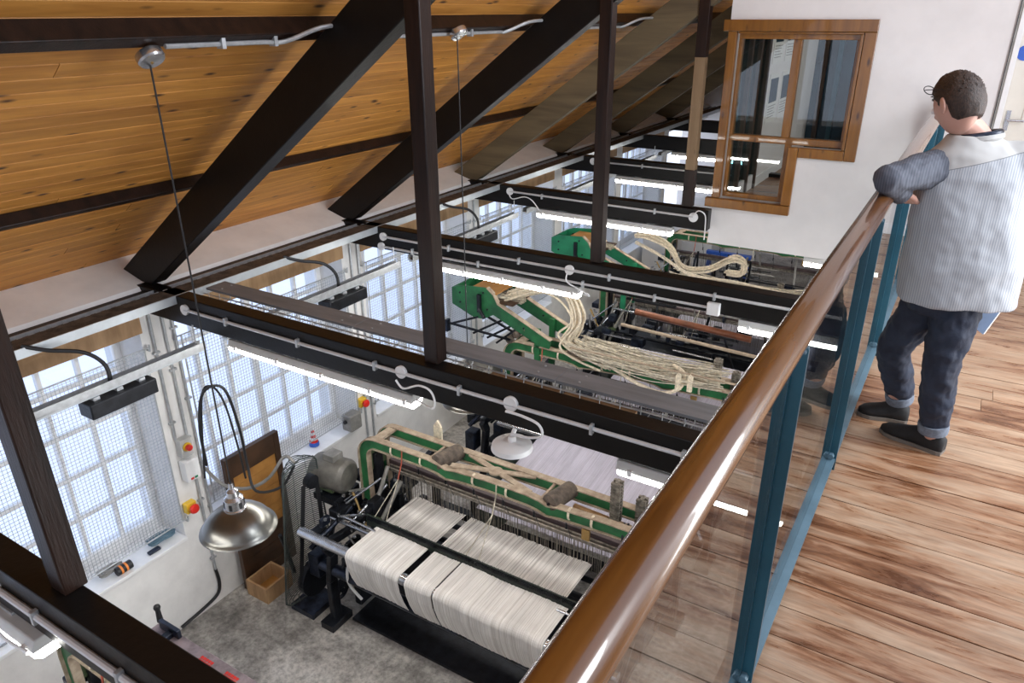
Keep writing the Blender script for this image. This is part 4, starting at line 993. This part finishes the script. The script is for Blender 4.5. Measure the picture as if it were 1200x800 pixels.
# ---- pattern heads over the second and third looms
def head(dy, label, mt, yb=6.1):
    H = thing('jacquard_head', (-4.0, yb+dy, -1.5), label, 'loom head')
    Y = yb+dy
    pl = [(-4.51, -.91), (-4.40, -.87), (-4.05, -.84), (-3.97, -.90), (-3.92, -1.00), (-3.28, -1.28), (-3.30, -1.37), (-3.42, -1.36), (-3.98, -1.13), (-4.10, -1.20), (-4.22, -1.21), (-4.51, -1.10)]
    for yy in (Y, Y+.42):
        s_ = MB().prism(pl, yy-.012, yy+.012).build('side_plate', M[mt], H, bevel=.004)
        MB().strip([(-4.05, -.835), (-3.965, -.90), (-3.915, -.993), (-3.28, -1.272)], .010, yy-.028, yy+.028).build('dusty_flange', M['fluff'], s_)
        for x, z in ((-4.4, -.95), (-4.4, -1.06), (-4.1, -.9), (-4.05, -1.08), (-3.6, -1.2)): MB().cyl((x, yy-.02, z), (x, yy-.012, z), .012, n=6).build('bolt', M['iron'], s_)
    MB().bx(-4.51, -4.49, Y, Y+.42, -1.10, -.91).build('end_plate', M[mt], H)
    MB().bx(-4.16, -4.12, Y-.05, Y-.015, -1.12, -.92).cyl((-4.14, Y-.04, -1.08), (-4.06, Y-.06, -1.17), .02).build('latch', M['iron'], H)
    for k, z in enumerate((-.90, -.99)): MB().bx(-4.3+.2*k, -3.95+.2*k, Y+.01, Y+.40, z-.008, z+.008).build('shelf', M['crate'] if k == 0 else M['brown'], H)
    rr = random.Random(4+int(dy))
    hm = MB()
    for k in range(70):
        y0 = Y+.04+rr.random()*.34; z0 = -.92-rr.random()*.10
        hm.tube([(-4.25, y0, z0), (-4.0, y0+rr.uniform(-.02, .02), z0-.01), (-3.72, Y+.12+rr.random()*.12, -.98+rr.uniform(-.03, .03))], .0035, 4, False)
    o = hm.build('harness_cords', M['cord'], H); o['kind'] = 'stuff'
    # linkage under the head
    for a, b in (((-4.55, Y-.05, -1.32), (-3.75, Y-.03, -1.36)), ((-4.5, Y-.05, -1.32), (-4.15, Y, -1.18)), ((-4.25, Y, -1.40), (-3.85, Y+.05, -1.16)), ((-4.1, Y+.05, -1.44), (-3.7, Y+.1, -1.18)), ((-3.95, Y, -1.45), (-3.6, Y, -1.15)), ((-4.3, Y+.3, -1.3), (-3.7, Y+.3, -1.5))):
        MB().bar(a, b, .018, .022).build('link_rod', M['iron'], H)
    MB().bx(-4.57, -4.54, Y-.08, Y-.02, -1.42, -1.28).build('link_end', M['iron_blue'], H)
    for x, z in ((-3.72, -1.30), (-3.62, -1.22), (-3.80, -1.38)): MB().lathe([(0, -.04), (.045, -.03), (.05, 0), (.045, .03), (0, .04)], (x, Y+.03, z), (.4, 1, .2), 14).build('knuckle', M['roller'], H, smooth=True)
    for yy in (Y+.05, Y+.37): MB().bx(-3.50, -3.44, yy-.02, yy+.02, -1.75, -1.20).build('support_leg', M[mt], H)
    return H
head(0, 'dark green loom head with cream hoop of hoses, between the second and third beams', 'green')
head(2.25, 'bright green loom head beyond the slim post', 'green_light')

def hoses(label, pts, n, spread, r, mt='rope', seed=1, cat='hose bundle', kind=None):
    rr = random.Random(seed); H = thing('hose_bundle', pts[0], label, cat)
    for k in range(n):
        ox, oy, oz = rr.uniform(-1, 1)*spread, rr.uniform(-1, 1)*spread, rr.uniform(-1, 1)*spread
        P_ = [Vector(p)+Vector((ox, oy, oz))*(.6+.8*rr.random()) for p in pts]
        MB().tube(spline(P_, 6), r*rr.uniform(.8, 1.15), 6).build('hose', M[mt], H, smooth=True)
    return H
Yh = 6.25
arc = [at(600, 345, Y=Yh), at(632, 336, Y=Yh), at(655, 337, Y=Yh), at(671, 352, Y=Yh-.05), at(676, 378, Y=Yh-.1), at(664, 398, Y=Yh-.1), at(680, 412, Y=Yh-.12), at(712, 427, Y=Yh-.2), at(745, 448, Y=Yh-.3), at(775, 460, Y=Yh-.35), at(798, 454, Y=Yh-.35), at(802, 438, Y=Yh-.25), at(790, 428, Y=Yh-.1)]
hoses('thick cream hoses hooping from the dark green head down onto the harness', arc[:8], 20, .06, .012, seed=2)
hoses('long pale curved hose ending in a loop by the pointed battens', arc[6:], 2, .012, .016, seed=3)
def cords(label, x0, x1, y, z, n, seed, dz=.05, dyy=.12):
    rr = random.Random(seed); m_ = MB()
    for k in range(n):
        a = rr.random()*.35; b = rr.random()*.25
        X0 = x0+(x1-x0)*a*.6; X1 = x1-(x1-x0)*b*.6
        pts = []
        yy, zz = y+rr.uniform(-dyy, dyy), z+rr.uniform(-dz, dz)
        for q in range(6):
            t_ = q/5; pts.append((X0+(X1-X0)*t_, yy+rr.uniform(-.02, .02)+.06*math.sin(t_*3+k), zz-.05*math.sin(t_*PI)+rr.uniform(-.008, .008)))
        m_.tube(spline(pts, 3), rr.choice((.0035, .0045, .006)), 5, False)
    o = m_.build('harness_cords', M['cord'], None, smooth=True); tag(o, label, 'cords', kind='stuff'); return o
cords('mass of cream harness cords running along the second loom', -3.1, -1.45, 6.13, -1.25, 110, 5, .04, .20)
cords('mass of dusty harness cords along the far loom', -3.0, -1.25, 8.6, -1.25, 70, 6, .05, .18)
hoses('coiled cream hose looping on top of the far loom', [at(745, 275, Y=8.4), at(760, 275, Y=8.4), at(785, 290, Y=8.4), at(800, 312, Y=8.4), at(830, 314, Y=8.4), at(858, 302, Y=8.4), at(872, 308, Y=8.4), at(868, 320, Y=8.4), at(852, 318, Y=8.4)], 6, .03, .014, seed=5)
hoses('thin cream hoses running from the far head over the beam', [at(745, 283, Y=8.3), at(775, 300, Y=8.2), at(810, 322, Y=8.1), at(860, 330, Y=8.1), at(925, 345, Y=8.1)], 5, .035, .008, seed=8)
# pointed battens
for k, (x, y) in enumerate(((795, 445), (809, 447))):
    p = at(x, y, Y=5.9); o = MB().prism([(p.x-.022, p.z-.10), (p.x+.022, p.z-.10), (p.x+.022, p.z+.05), (p.x, p.z+.08), (p.x-.022, p.z+.05)], 5.88, 5.91).build('pointed_batten', M['paper_yellow'] if 'paper_yellow' in M else M['rope'], bevel=.002)
    tag(o, ['left pointed pale batten at the loop of cream hose', 'right pointed pale batten at the loop of cream hose'][k], 'batten')
sb = MB().prism([(-3.36, -1.68), (-3.28, -1.68), (-3.28, -1.34), (-3.32, -1.28), (-3.36, -1.34)], 4.20, 4.22).build('pointed_batten', M['rope']); tag(sb, 'upright pale pointed batten behind the rear arch bar of the near loom', 'batten')
# red rail and long rods between loom 2 and 3
def rod(label, a, b, r, mt):
    o = MB().cyl(a, b, r, n=12).build('long_rod', M[mt], smooth=True); tag(o, label, 'rod'); return o
M['copper'] = simple('copper_brown_rail', (.20, .07, .035), .35, .3, var=.3)
rod('copper brown rail under the third beam', at(745, 365, Y=7.0), at(880, 398, Y=7.0), .035, 'copper')
rod('pale long rod across the dark machinery of the second loom', at(728, 380, Y=6.75), at(893, 420, Y=6.75), .018, 'fluff')
rod('thin pale rod in front of the cream harness cords', at(668, 407, Y=5.9), at(868, 452, Y=5.9), .010, 'fluff')
# red-stickered bench behind the near beam
bb = thing('work_bench', (-3.6, 1.95, FZ), 'dusty mauve bench top with red patterned stickers below the nearest beam', 'bench')
M['mauve_top'] = simple('mauve_dusty_paint', (.30, .24, .26), .5, var=.35, scale=9)
MB().bx(-4.10, -2.9, 1.78, 2.02, -2.06, -2.02).build('bench_top', M['mauve_top'], bb, bevel=.004)
for x in (-4.05, -2.95):
    for yy in (1.82, 1.98): MB().bx(x-.025, x+.025, yy-.025, yy+.025, FZ, -2.06).build('leg', M['iron'], bb)
for x0 in (-3.60, -3.36, -3.12):
    st = MB()
    for i in range(5):
        for j in range(4): st.bx(x0+i*.024, x0+i*.024+.019, 1.88+j*.026, 1.88+j*.026+.02, -2.0198, -2.018)
    st.build('red_sticker', M['red'], bb)
MB().bx(-4.05, -3.85, 1.98, 2.01, -2.02, -1.95).bx(-3.95, -3.9, 1.9, 2.0, -2.02, -1.98).build('clamp', M['iron_blue'], bb, bevel=.004)
lv = MB().cyl((-4.14, 2.04, FZ), (-4.14, 2.04, -2.05), .012, n=8).cyl((-4.14, 2.04, -2.05), (-4.14, 2.04, -1.95), .022, .016, 12).lathe([(0, -.03), (.02, -.015), (.024, 0), (.02, .015), (0, .03)], (-4.14, 2.04, -1.93)).build('hand_lever', M['rubber'], smooth=True); tag(lv, 'black handled lever standing beside the mauve bench', 'lever')
# floor level clutter at the far end and under the gallery
far = [(-4.3, 14.2, .7, .6, 1.3, 'white'), (-3.5, 14.5, .6, .5, .9, 'white'), (-4.5, 12.6, .5, .7, 1.1, 'wall')]
for k, (x, y, w_, d_, h_, mt) in enumerate(far):
    c = thing('storage_carton', (x, y, FZ), ['tall white carton at the far end of the workshop', 'low white carton at the far end of the workshop', 'pale carton by the far windows'][k], 'box', 'cartons at the far end')
    MB().bx(x-w_/2, x+w_/2, y-d_/2, y+d_/2, FZ, FZ+h_).build('carton_body', M[mt], c, bevel=.01); MB().bx(x-w_/2-.01, x+w_/2+.01, y-d_/2-.01, y+d_/2+.01, FZ+h_, FZ+h_+.04).build('carton_lid', M[mt], c, bevel=.006)
tr = thing('blue_trestle', (-3.3, 12.9, FZ), 'blue metal trestle at the far end under the end wall', 'trestle')
MB().bx(-3.75, -2.95, 12.85, 12.95, -2.22, -2.16).build('top_bar', M['blue'], tr)
for x in (-3.7, -3.0):
    for q in (-.25, .25): MB().bar((x, 12.9, -2.2), (x, 12.9+q, FZ), .04, .04).build('leg', M['blue'], tr)
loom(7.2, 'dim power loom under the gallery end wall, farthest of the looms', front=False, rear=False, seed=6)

# ------------------------------------------------------------------ the person at the balustrade
def blob(m, c, r, n=14, sc=(1,1,1)):
    prof = [(math.sin(PI*k/10), -math.cos(PI*k/10)) for k in range(11)]
    q = MB().lathe(prof, (0,0,0), (0,0,1), n)
    m.add([(c[0]+v[0]*r*sc[0], c[1]+v[1]*r*sc[1], c[2]+v[2]*r*sc[2]) for v in q.v], q.f)
def limb(m, pts, rad, n=16, k=4):
    P_ = spline(pts, k); R_ = []
    for i in range(len(rad)-1):
        for q in range(k): t_ = q/k; t_ = t_*t_*(3-2*t_); R_.append(rad[i]*(1-t_)+rad[i+1]*t_)
    R_.append(rad[-1]); m.tube(P_, R_, n); blob(m, P_[0], R_[0]); blob(m, P_[-1], R_[-1])
def loft(m, rings, n=28):
    vs = []; k = len(rings)
    for c, a, b, ang in rings:
        ca, sa = math.cos(ang), math.sin(ang)
        for i in range(n):
            t_ = 2*PI*i/n; x = a*math.copysign(abs(math.cos(t_))**.85, math.cos(t_)); y = b*math.copysign(abs(math.sin(t_))**.85, math.sin(t_))
            vs.append((c[0]+x*ca-y*sa, c[1]+x*sa+y*ca, c[2]))
    fs = [(j*n+i, j*n+(i+1)%n, (j+1)*n+(i+1)%n, (j+1)*n+i) for j in range(k-1) for i in range(n)]
    fs += [tuple(range(n))[::-1], tuple(range((k-1)*n, k*n))]
    m.add(vs, fs)
def fuse(o, vox, smooth=3, disp=0, dscale=.08):
    r = o.modifiers.new('fuse', 'REMESH'); r.mode = 'VOXEL'; r.voxel_size = vox; r.use_smooth_shade = True
    if disp:
        tx = bpy.data.textures.new('folds', 'CLOUDS'); tx.noise_scale = dscale; tx.noise_depth = 2
        d_ = o.modifiers.new('folds', 'DISPLACE'); d_.texture = tx; d_.strength = disp; d_.mid_level = .5; d_.texture_coords = 'GLOBAL'
    s_ = o.modifiers.new('smooth', 'SMOOTH'); s_.iterations = smooth; s_.factor = .5
    return o
def skin_mat():
    m, nt, b = new_mat('skin'); b.inputs['Base Color'].default_value = (.56, .32, .25, 1); b.inputs['Roughness'].default_value = .5
    b.inputs['Subsurface Weight'].default_value = .1; b.inputs['Subsurface Radius'].default_value = (.01, .004, .002); return m
M['skin'] = skin_mat()
def shirt_mat(name, c1, c2, yoke=None):
    m, nt, b = new_mat(name); v = coords(nt, 'World', (1, 1, .02))
    wv = N(nt, 'ShaderNodeTexWave'); wv.inputs['Scale'].default_value = 36; wv.inputs['Distortion'].default_value = .6; wv.inputs['Detail'].default_value = 1; wv.bands_direction = 'X'
    nt.links.new(v, wv.inputs['Vector'])
    c = ramp(nt, wv.outputs['Fac'], [(.25, c2), (.6, c1)])
    if yoke:
        g = N(nt, 'ShaderNodeNewGeometry'); sx = N(nt, 'ShaderNodeSeparateXYZ'); nt.links.new(g.outputs['Position'], sx.inputs[0])
        m1 = N(nt, 'ShaderNodeMath', operation='MULTIPLY_ADD'); nt.links.new(sx.outputs[0], m1.inputs[0]); m1.inputs[1].default_value = -.30; nt.links.new(sx.outputs[2], m1.inputs[2])
        m2 = N(nt, 'ShaderNodeMath', operation='GREATER_THAN'); nt.links.new(m1.outputs[0], m2.inputs[0]); m2.inputs[1].default_value = 1.262
        c = mixc(nt, m2.outputs[0], ramp(nt, wv.outputs['Fac'], [(.25, c2), (.6, c1)]), yoke)
        m3 = N(nt, 'ShaderNodeMath', operation='COMPARE'); nt.links.new(m1.outputs[0], m3.inputs[0]); m3.inputs[1].default_value = 1.262; m3.inputs[2].default_value = .0016
        c = mixc(nt, m3.outputs[0], c, tuple(q*.45 for q in c1))
    nt.links.new(c, b.inputs['Base Color']); b.inputs['Roughness'].default_value = .85
    bump(nt, noise_n(nt, coords(nt, 'World'), 400, 2), b, .1, .002); return m
M['shirt'] = shirt_mat('grey_striped_cotton', (.41, .43, .455), (.28, .305, .34), (.44, .44, .43))
M['sleeve'] = shirt_mat('shaded_shirt_cotton', (.078, .086, .11), (.052, .06, .08))  # shirt fabric with the left arm's shade put into the colour
M['jeans'] = simple('dark_navy_denim', (.020, .030, .055), .8, var=.4, scale=9, bumps=.2, bscale=200, col2=(.008, .012, .026))
M['cuff'] = simple('pale_denim_turn_up', (.16, .19, .24), .85, var=.2, scale=60)
M['shoe'] = simple('black_suede', (.008, .008, .009), .75, var=.3, scale=40)
M['sole'] = simple('shoe_sole_edge', (.16, .14, .12), .6)
def hair_mat():
    m, nt, b = new_mat('short_dark_brown_hair'); v = coords(nt, 'World', (1, 1, .5)); n = noise_n(nt, v, 160, 5, .7)
    nt.links.new(ramp(nt, n, [(.35, (.010, .006, .004)), (.7, (.065, .035, .022))]), b.inputs['Base Color']); b.inputs['Roughness'].default_value = .55
    bump(nt, n, b, .9, .004); return m
M['hair'] = hair_mat()

man = thing('person', (.03, 3.42, 0), 'person in a grey striped shirt and dark rolled-up jeans leaning an elbow on the handrail', 'person')
ANG = math.radians(22)               # the shoulders' turn: the body faces away and a little to the left
Lsh = Vector((-.120, 3.33, 1.245)); Rsh = Vector((.235, 3.47, 1.30)); Lel = Vector((-.245, 3.05, 1.222)); Lwr = Vector((-.200, 3.23, 1.150)); Lhd = Vector((-.175, 3.30, 1.105))
Rel = Vector((.30, 3.60, 1.06)); Rwr = Vector((.245, 3.70, .84)); Rhd = Vector((.225, 3.70, .76))
neck = Vector((-.005, 3.43, 1.36)); headc = Vector((-.086, 3.40, 1.470))
N1 = dict(hip=Vector((.075, 3.40, .76)), knee=Vector((.075, 3.35, .42)), ank=Vector((.105, 3.385, .105)))   # near leg
N2 = dict(hip=Vector((-.02, 3.46, .74)), knee=Vector((-.115, 3.50, .40)), ank=Vector((-.055, 3.60, .115)))  # far leg
fdir = Vector((-.66, .62, -.42)).normalized()       # where the face looks
hr = Vector((fdir.y, -fdir.x, 0)).normalized(); hup = hr.cross(fdir).normalized()
bd = MB()
# torso core
loft(bd, [(Vector((.03, 3.43, .72)), .14, .10, ANG), (Vector((.03, 3.43, .82)), .155, .11, ANG), (Vector((.035, 3.42, .95)), .135, .10, ANG), (Vector((.04, 3.42, 1.10)), .145, .085, ANG), (Vector((.04, 3.425, 1.20)), .12, .06, ANG), (Vector((.025, 3.425, 1.29)), .06, .055, ANG)])
limb(bd, [Vector((.04, 3.41, 1.27)), neck, headc-Vector((0, 0, .05))], [.075, .051, .050])
limb(bd, [Lsh+Vector((.02, 0, -.02)), Lel], [.042, .034]); limb(bd, [Lel, Lwr], [.038, .025]); limb(bd, [Rsh+Vector((-.03, 0, -.05)), Rel], [.04, .034]); limb(bd, [Rel, Rwr], [.038, .025])
for q in (N1, N2): limb(bd, [q['hip'], q['knee'], q['ank']-Vector((0, 0, .02))], [.078, .052, .036])
# head
hv = []; nl, nt_ = 40, 28
for j in range(nt_+1):
    ph = PI*j/nt_
    for i in range(nl):
        th = 2*PI*i/nl; d_ = Vector((math.sin(ph)*math.cos(th), math.sin(ph)*math.sin(th), math.cos(ph)))   # x right, y forward, z up
        x, y, z = d_.x*.070, d_.y*.090, d_.z*.112
        if z < 0: x *= 1-.28*(-z/.118)**1.3; y *= 1-.10*(-z/.118)
        if d_.y > 0:
            g_ = lambda cx, cz, s1, s2: math.exp(-((d_.x-cx)/s1)**2-((d_.z-cz)/s2)**2)
            y += .026*g_(0, -.16, .13, .16)+.010*g_(0, .02, .09, .2)+.007*g_(0, -.78, .3, .15)+.006*g_(0, -.48, .22, .07)+.005*g_(.0, .22, .6, .1)
            y -= .010*g_(.34, .04, .16, .10)+.010*g_(-.34, .04, .16, .10)
        hv.append(headc+hr*x+fdir*y+hup*z)
bd.add(hv, [(j*nl+i, j*nl+(i+1)%nl, (j+1)*nl+(i+1)%nl, (j+1)*nl+i) for j in range(nt_) for i in range(nl)])
for sg_ in (-1, 1):
    ec = headc+hr*sg_*.072-fdir*.006-hup*.004
    er = MB().lathe([(math.sin(PI*k/8), -math.cos(PI*k/8)) for k in range(9)], (0,0,0), (0,0,1), 12)
    bd.add([ec+hr*sg_*(v[0]*.009+.007-v[1]*.007)+fdir*(v[1]*.019-.004)+hup*v[2]*.033 for v in er.v], er.f)
# hands: palm and five separate fingers
def hand(wr, palm_d, side, nrm_, curl, spread=.012, s_=1.0):
    pd = palm_d.normalized(); sd = (side-pd*side.dot(pd)).normalized(); nn = pd.cross(sd) if nrm_ > 0 else sd.cross(pd)
    for k in range(4):
        o_ = (k-1.5)*.019*s_
        bd.tube([wr+sd*o_*.5, wr+pd*.045+sd*o_, wr+pd*.085+sd*o_*1.05], [.013, .0135, .010], 10)
        L_ = (.062, .072, .068, .052)[k]*s_; p = wr+pd*.085+sd*o_*1.05; d_ = pd.copy(); P_ = [p]
        for q in range(3):
            d_ = (d_+nn*curl*(.5+.35*q)).normalized(); P_.append(P_[-1]+d_*L_*(.45, .32, .25)[q])
        bd.tube(P_, [.0095, .009, .0082, .0068], 8); blob(bd, P_[-1], .0068, 8)
    t0 = wr+pd*.025+sd*.03; P_ = [t0, t0+pd*.022+sd*.022+nn*.008, t0+pd*.045+sd*.028+nn*.02, t0+pd*.064+sd*.024+nn*.03]
    bd.tube(P_, [.014, .011, .010, .007], 8); blob(bd, P_[-1], .007, 8)
hand(Lwr, Lhd-Lwr, Vector((-1, -.2, .2)), 1, .8)
hand(Rwr, Rhd-Rwr, Vector((-.2, -.8, 0)), 1, .9)
o = bd.build('body', M['skin'], man); fuse(o, .0045, 1)
# hair cap
hc = MB(); hs = []; rr = random.Random(2)
for j in range(25):
    ph = PI*j/24*.74
    for i in range(40):
        th = 2*PI*i/40; d_ = Vector((math.sin(ph)*math.cos(th), math.sin(ph)*math.sin(th), math.cos(ph)))
        lim = 1.0
        k_ = 1.10+.012*math.sin(9*th+5*ph)+rr.uniform(-.012, .012)
        zz = d_.z
        # hairline: high at the brow, low at the nape
        cut = .42 if d_.y > .55 else (.42-(.55-d_.y)*1.15 if d_.y > -.1 else -.62)
        side = abs(d_.x) > .6 and -.25 < d_.y < .5
        if side: cut = max(cut, -.05)
        if zz < cut: k_ = .93
        x, y, z = d_.x*.074*k_, d_.y*.094*k_-.004, d_.z*.110*k_+.004+(.008 if d_.y > .2 and d_.z > .5 else 0)
        if z < 0: x *= 1-.28*(-z/.118)**1.3
        hs.append(headc+hr*x+fdir*y+hup*z)
hc.add(hs, [(j*40+i, j*40+(i+1)%40, (j+1)*40+(i+1)%40, (j+1)*40+i) for j in range(24) for i in range(40)]+[tuple(range(24*40, 25*40))])
for k in range(420):                      # short tufts
    th = rr.uniform(0, 2*PI); ph = rr.uniform(.05, 1.35); d_ = Vector((math.sin(ph)*math.cos(th), math.sin(ph)*math.sin(th), math.cos(ph)))
    if d_.z < (.45 if d_.y > .5 else .1): continue
    p = headc+hr*d_.x*.079+fdir*(d_.y*.101-.004)+hup*(d_.z*.117+.004); dn = (hr*d_.x+fdir*(d_.y*.6+.5)+hup*d_.z*.9+Vector((rr.uniform(-.3, .3),)*3)).normalized()
    hc.cyl(p, p+dn*.008, .0035, .001, 5)
o = hc.build('hair', M['hair'], man, smooth=True, angle=80)
# eyes and glasses pushed up on the hair
for sg_ in (-1, 1):
    e_ = MB(); blob(e_, headc+hr*sg_*.031+fdir*.083+hup*.004, .011, 12); e_.build('eye', M['white'], man, smooth=True)
gls = MB()
for sg_ in (-1, 1):
    c_ = headc+hr*sg_*.033+fdir*.088+hup*.088
    gls.tube([c_+hr*.026*math.cos(a*PI/8)+hup*.019*math.sin(a*PI/8)+fdir*(.006*math.sin(a*PI/8)) for a in range(17)], .0018, 6)
    gls.tube([c_+hr*sg_*.026, c_+hr*sg_*.045-fdir*.03-hup*.008, headc+hr*sg_*.082-fdir*.02+hup*.055], .0018, 6)
gls.cyl(headc-hr*.008+fdir*.092+hup*.09, headc+hr*.008+fdir*.092+hup*.09, .0018, n=6)
gls.build('glasses', M['rubber'], man)
# shirt
cxy = lambda x, y, z: Vector((x, y, z))
sm = MB()
def pt(px, py, Y): p = at(px, py, Y=Y); return p
rings = []
for px, py, Y, a, b in ((1119, 350, 3.43, .222, .165), (1122, 335, 3.43, .224, .168), (1127, 305, 3.42, .222, .160), (1131, 275, 3.42, .212, .150), (1134, 245, 3.42, .205, .145), (1139, 222, 3.42, .205, .140), (1144, 205, 3.42, .200, .130), (1146, 192, 3.42, .190, .115), (1146, 180, 3.42, .175, .105), (1143, 170, 3.42, .130, .09), (1138, 157, 3.42, .082, .074)):
    rings.append((pt(px, py, Y), a, b, ANG))
loft(sm, rings)
limb(sm, [Rsh+Vector((-.03, 0, -.03)), Rel, Rwr], [.088, .066, .048]); limb(sm, [Lsh+Vector((.05, .02, -.03)), neck+Vector((.03, 0, -.11)), Rsh+Vector((-.05, 0, -.03))], [.070, .085, .080])
o = sm.build('shirt', M['shirt'], man); fuse(o, .007, 4, .026, .13)
sl = MB(); limb(sl, [Lsh+Vector((.055, .055, -.02)), Lsh+Vector((.0, .0, -.012)), Lsh*.5+Lel*.5, Lel+Vector((0, 0, .006))], [.066, .076, .064, .052]); limb(sl, [Lel+Vector((0, 0, .006)), Lwr], [.052, .040])
o = sl.build('sleeve', M['sleeve'], man); fuse(o, .006, 3, .02, .05)
# yoke seam, collar, lanyard
rg = lambda px, py, a, b, z=0: [pt(px, py, 3.42)+Vector((a*math.cos(t_)*math.cos(ANG)-b*math.sin(t_)*math.sin(ANG), a*math.cos(t_)*math.sin(ANG)+b*math.sin(t_)*math.cos(ANG), z*math.sin(t_))) for t_ in [2*PI*k/36 for k in range(37)]]
cl = MB(); R1 = [neck+Vector((.010, .0, -.012))+Vector((.072*math.cos(t_), .070*math.sin(t_), .016*math.cos(t_)-.004*math.sin(t_))) for t_ in [2*PI*k/30 for k in range(31)]]
cl.tube(R1, .017, 8); cl.build('collar', M['shirt'], man, smooth=True)
ly = MB(); ly.tube([p+Vector((0, 0, .014)) for p in R1], .011, 8)
ly.build('lanyard', M['navy'] if 'navy' in M else M['iron_blue'], man, smooth=True)
# jeans
jm = MB()
loft(jm, [(Vector((.03, 3.43, .64)), .135, .115, ANG), (Vector((.03, 3.43, .70)), .160, .125, ANG), (Vector((.03, 3.43, .86)), .158, .118, ANG)])
for q in (N1, N2): limb(jm, [q['hip'], q['hip']*.5+q['knee']*.5+Vector((.004, 0, 0)), q['knee'], q['knee']*.45+q['ank']*.55, q['ank']+Vector((0, 0, .035))], [.098, .088, .072, .067, .058])
o = jm.build('jeans', M['jeans'], man); fuse(o, .007, 2, .024, .05)
for q in (N1, N2):
    d_ = (q['knee']-q['ank']).normalized(); MB().lathe([(.050, -.022), (.060, -.022), (.063, 0), (.061, .022), (.052, .022)], q['ank']+Vector((0, 0, .012)), d_, 24, True).build('turn_up', M['cuff'], man, smooth=True)
# shoes
def shoe(heel, toe):
    h_, t__ = Vector(heel), Vector(toe); d_ = (t__-h_).normalized(); L_ = (t__-h_).length; s_ = Vector((d_.y, -d_.x, 0))
    sec = [(0, .028, .060), (.06, .036, .075), (.16, .038, .092), (.30, .036, .098), (.42, .036, .080), (.58, .042, .062), (.75, .046, .050), (.9, .038, .038), (1, .016, .022)]
    vs = []; n = 14
    for u_, w_, hh in sec:
        c_ = h_+d_*L_*u_
        for i in range(n):
            a = 2*PI*i/n; vs.append(c_+s_*w_*math.cos(a)+Vector((0, 0, .016+max(0, (math.sin(a)+.35)/1.35)*hh if math.sin(a) > -.35 else .016)))
    fs = [(j*n+i, j*n+(i+1)%n, (j+1)*n+(i+1)%n, (j+1)*n+i) for j in range(len(sec)-1) for i in range(n)]+[tuple(range(n))[::-1], tuple(range(8*n, 9*n))]
    o = MB().add(vs, fs).build('shoe', M['shoe'], man, smooth=True, angle=80)
    pl = [h_+d_*L_*u_*1.01+s_*w_*1.06 for u_, w_, hh in sec]+[h_+d_*L_*u_*1.01-s_*w_*1.06 for u_, w_, hh in sec[::-1]]
    MB().prism([(p.x, p.y) for p in pl], .001, .018, 'xy').build('sole', M['sole'], o)
shoe((.165, 3.375, 0), (-.095, 3.455, 0)); shoe((.0, 3.605, 0), (-.215, 3.575, 0))
# folder in the hidden right hand
fo = thing('folder', (.24, 3.66, .7), 'blue and white folder held low in the right hand, below the shirt hem', 'folder')
A_ = at(1192, 338, Y=3.62); B_ = at(1152, 392, Y=3.62); C_ = at(1130, 374, Y=3.62); D_ = A_+(C_-B_)
th = Vector((.0, .012, 0))
MB().add([A_, B_, C_, D_, A_+th, B_+th, C_+th, D_+th], [(0,1,2,3), (7,6,5,4), (0,4,5,1), (1,5,6,2), (2,6,7,3), (3,7,4,0)]).build('cover', M['folderblue'] if 'folderblue' in M else M['paleblue'], fo)
th2 = Vector((.006, .010, -.004)); e1 = (B_-A_)*.03
MB().add([A_+th, B_+th, C_+th, D_+th, A_+th+th2, B_+th+th2, C_+th+th2, D_+th+th2], [(0,1,2,3), (7,6,5,4), (0,4,5,1), (1,5,6,2), (2,6,7,3), (3,7,4,0)]).build('pages', M['paper'], fo)
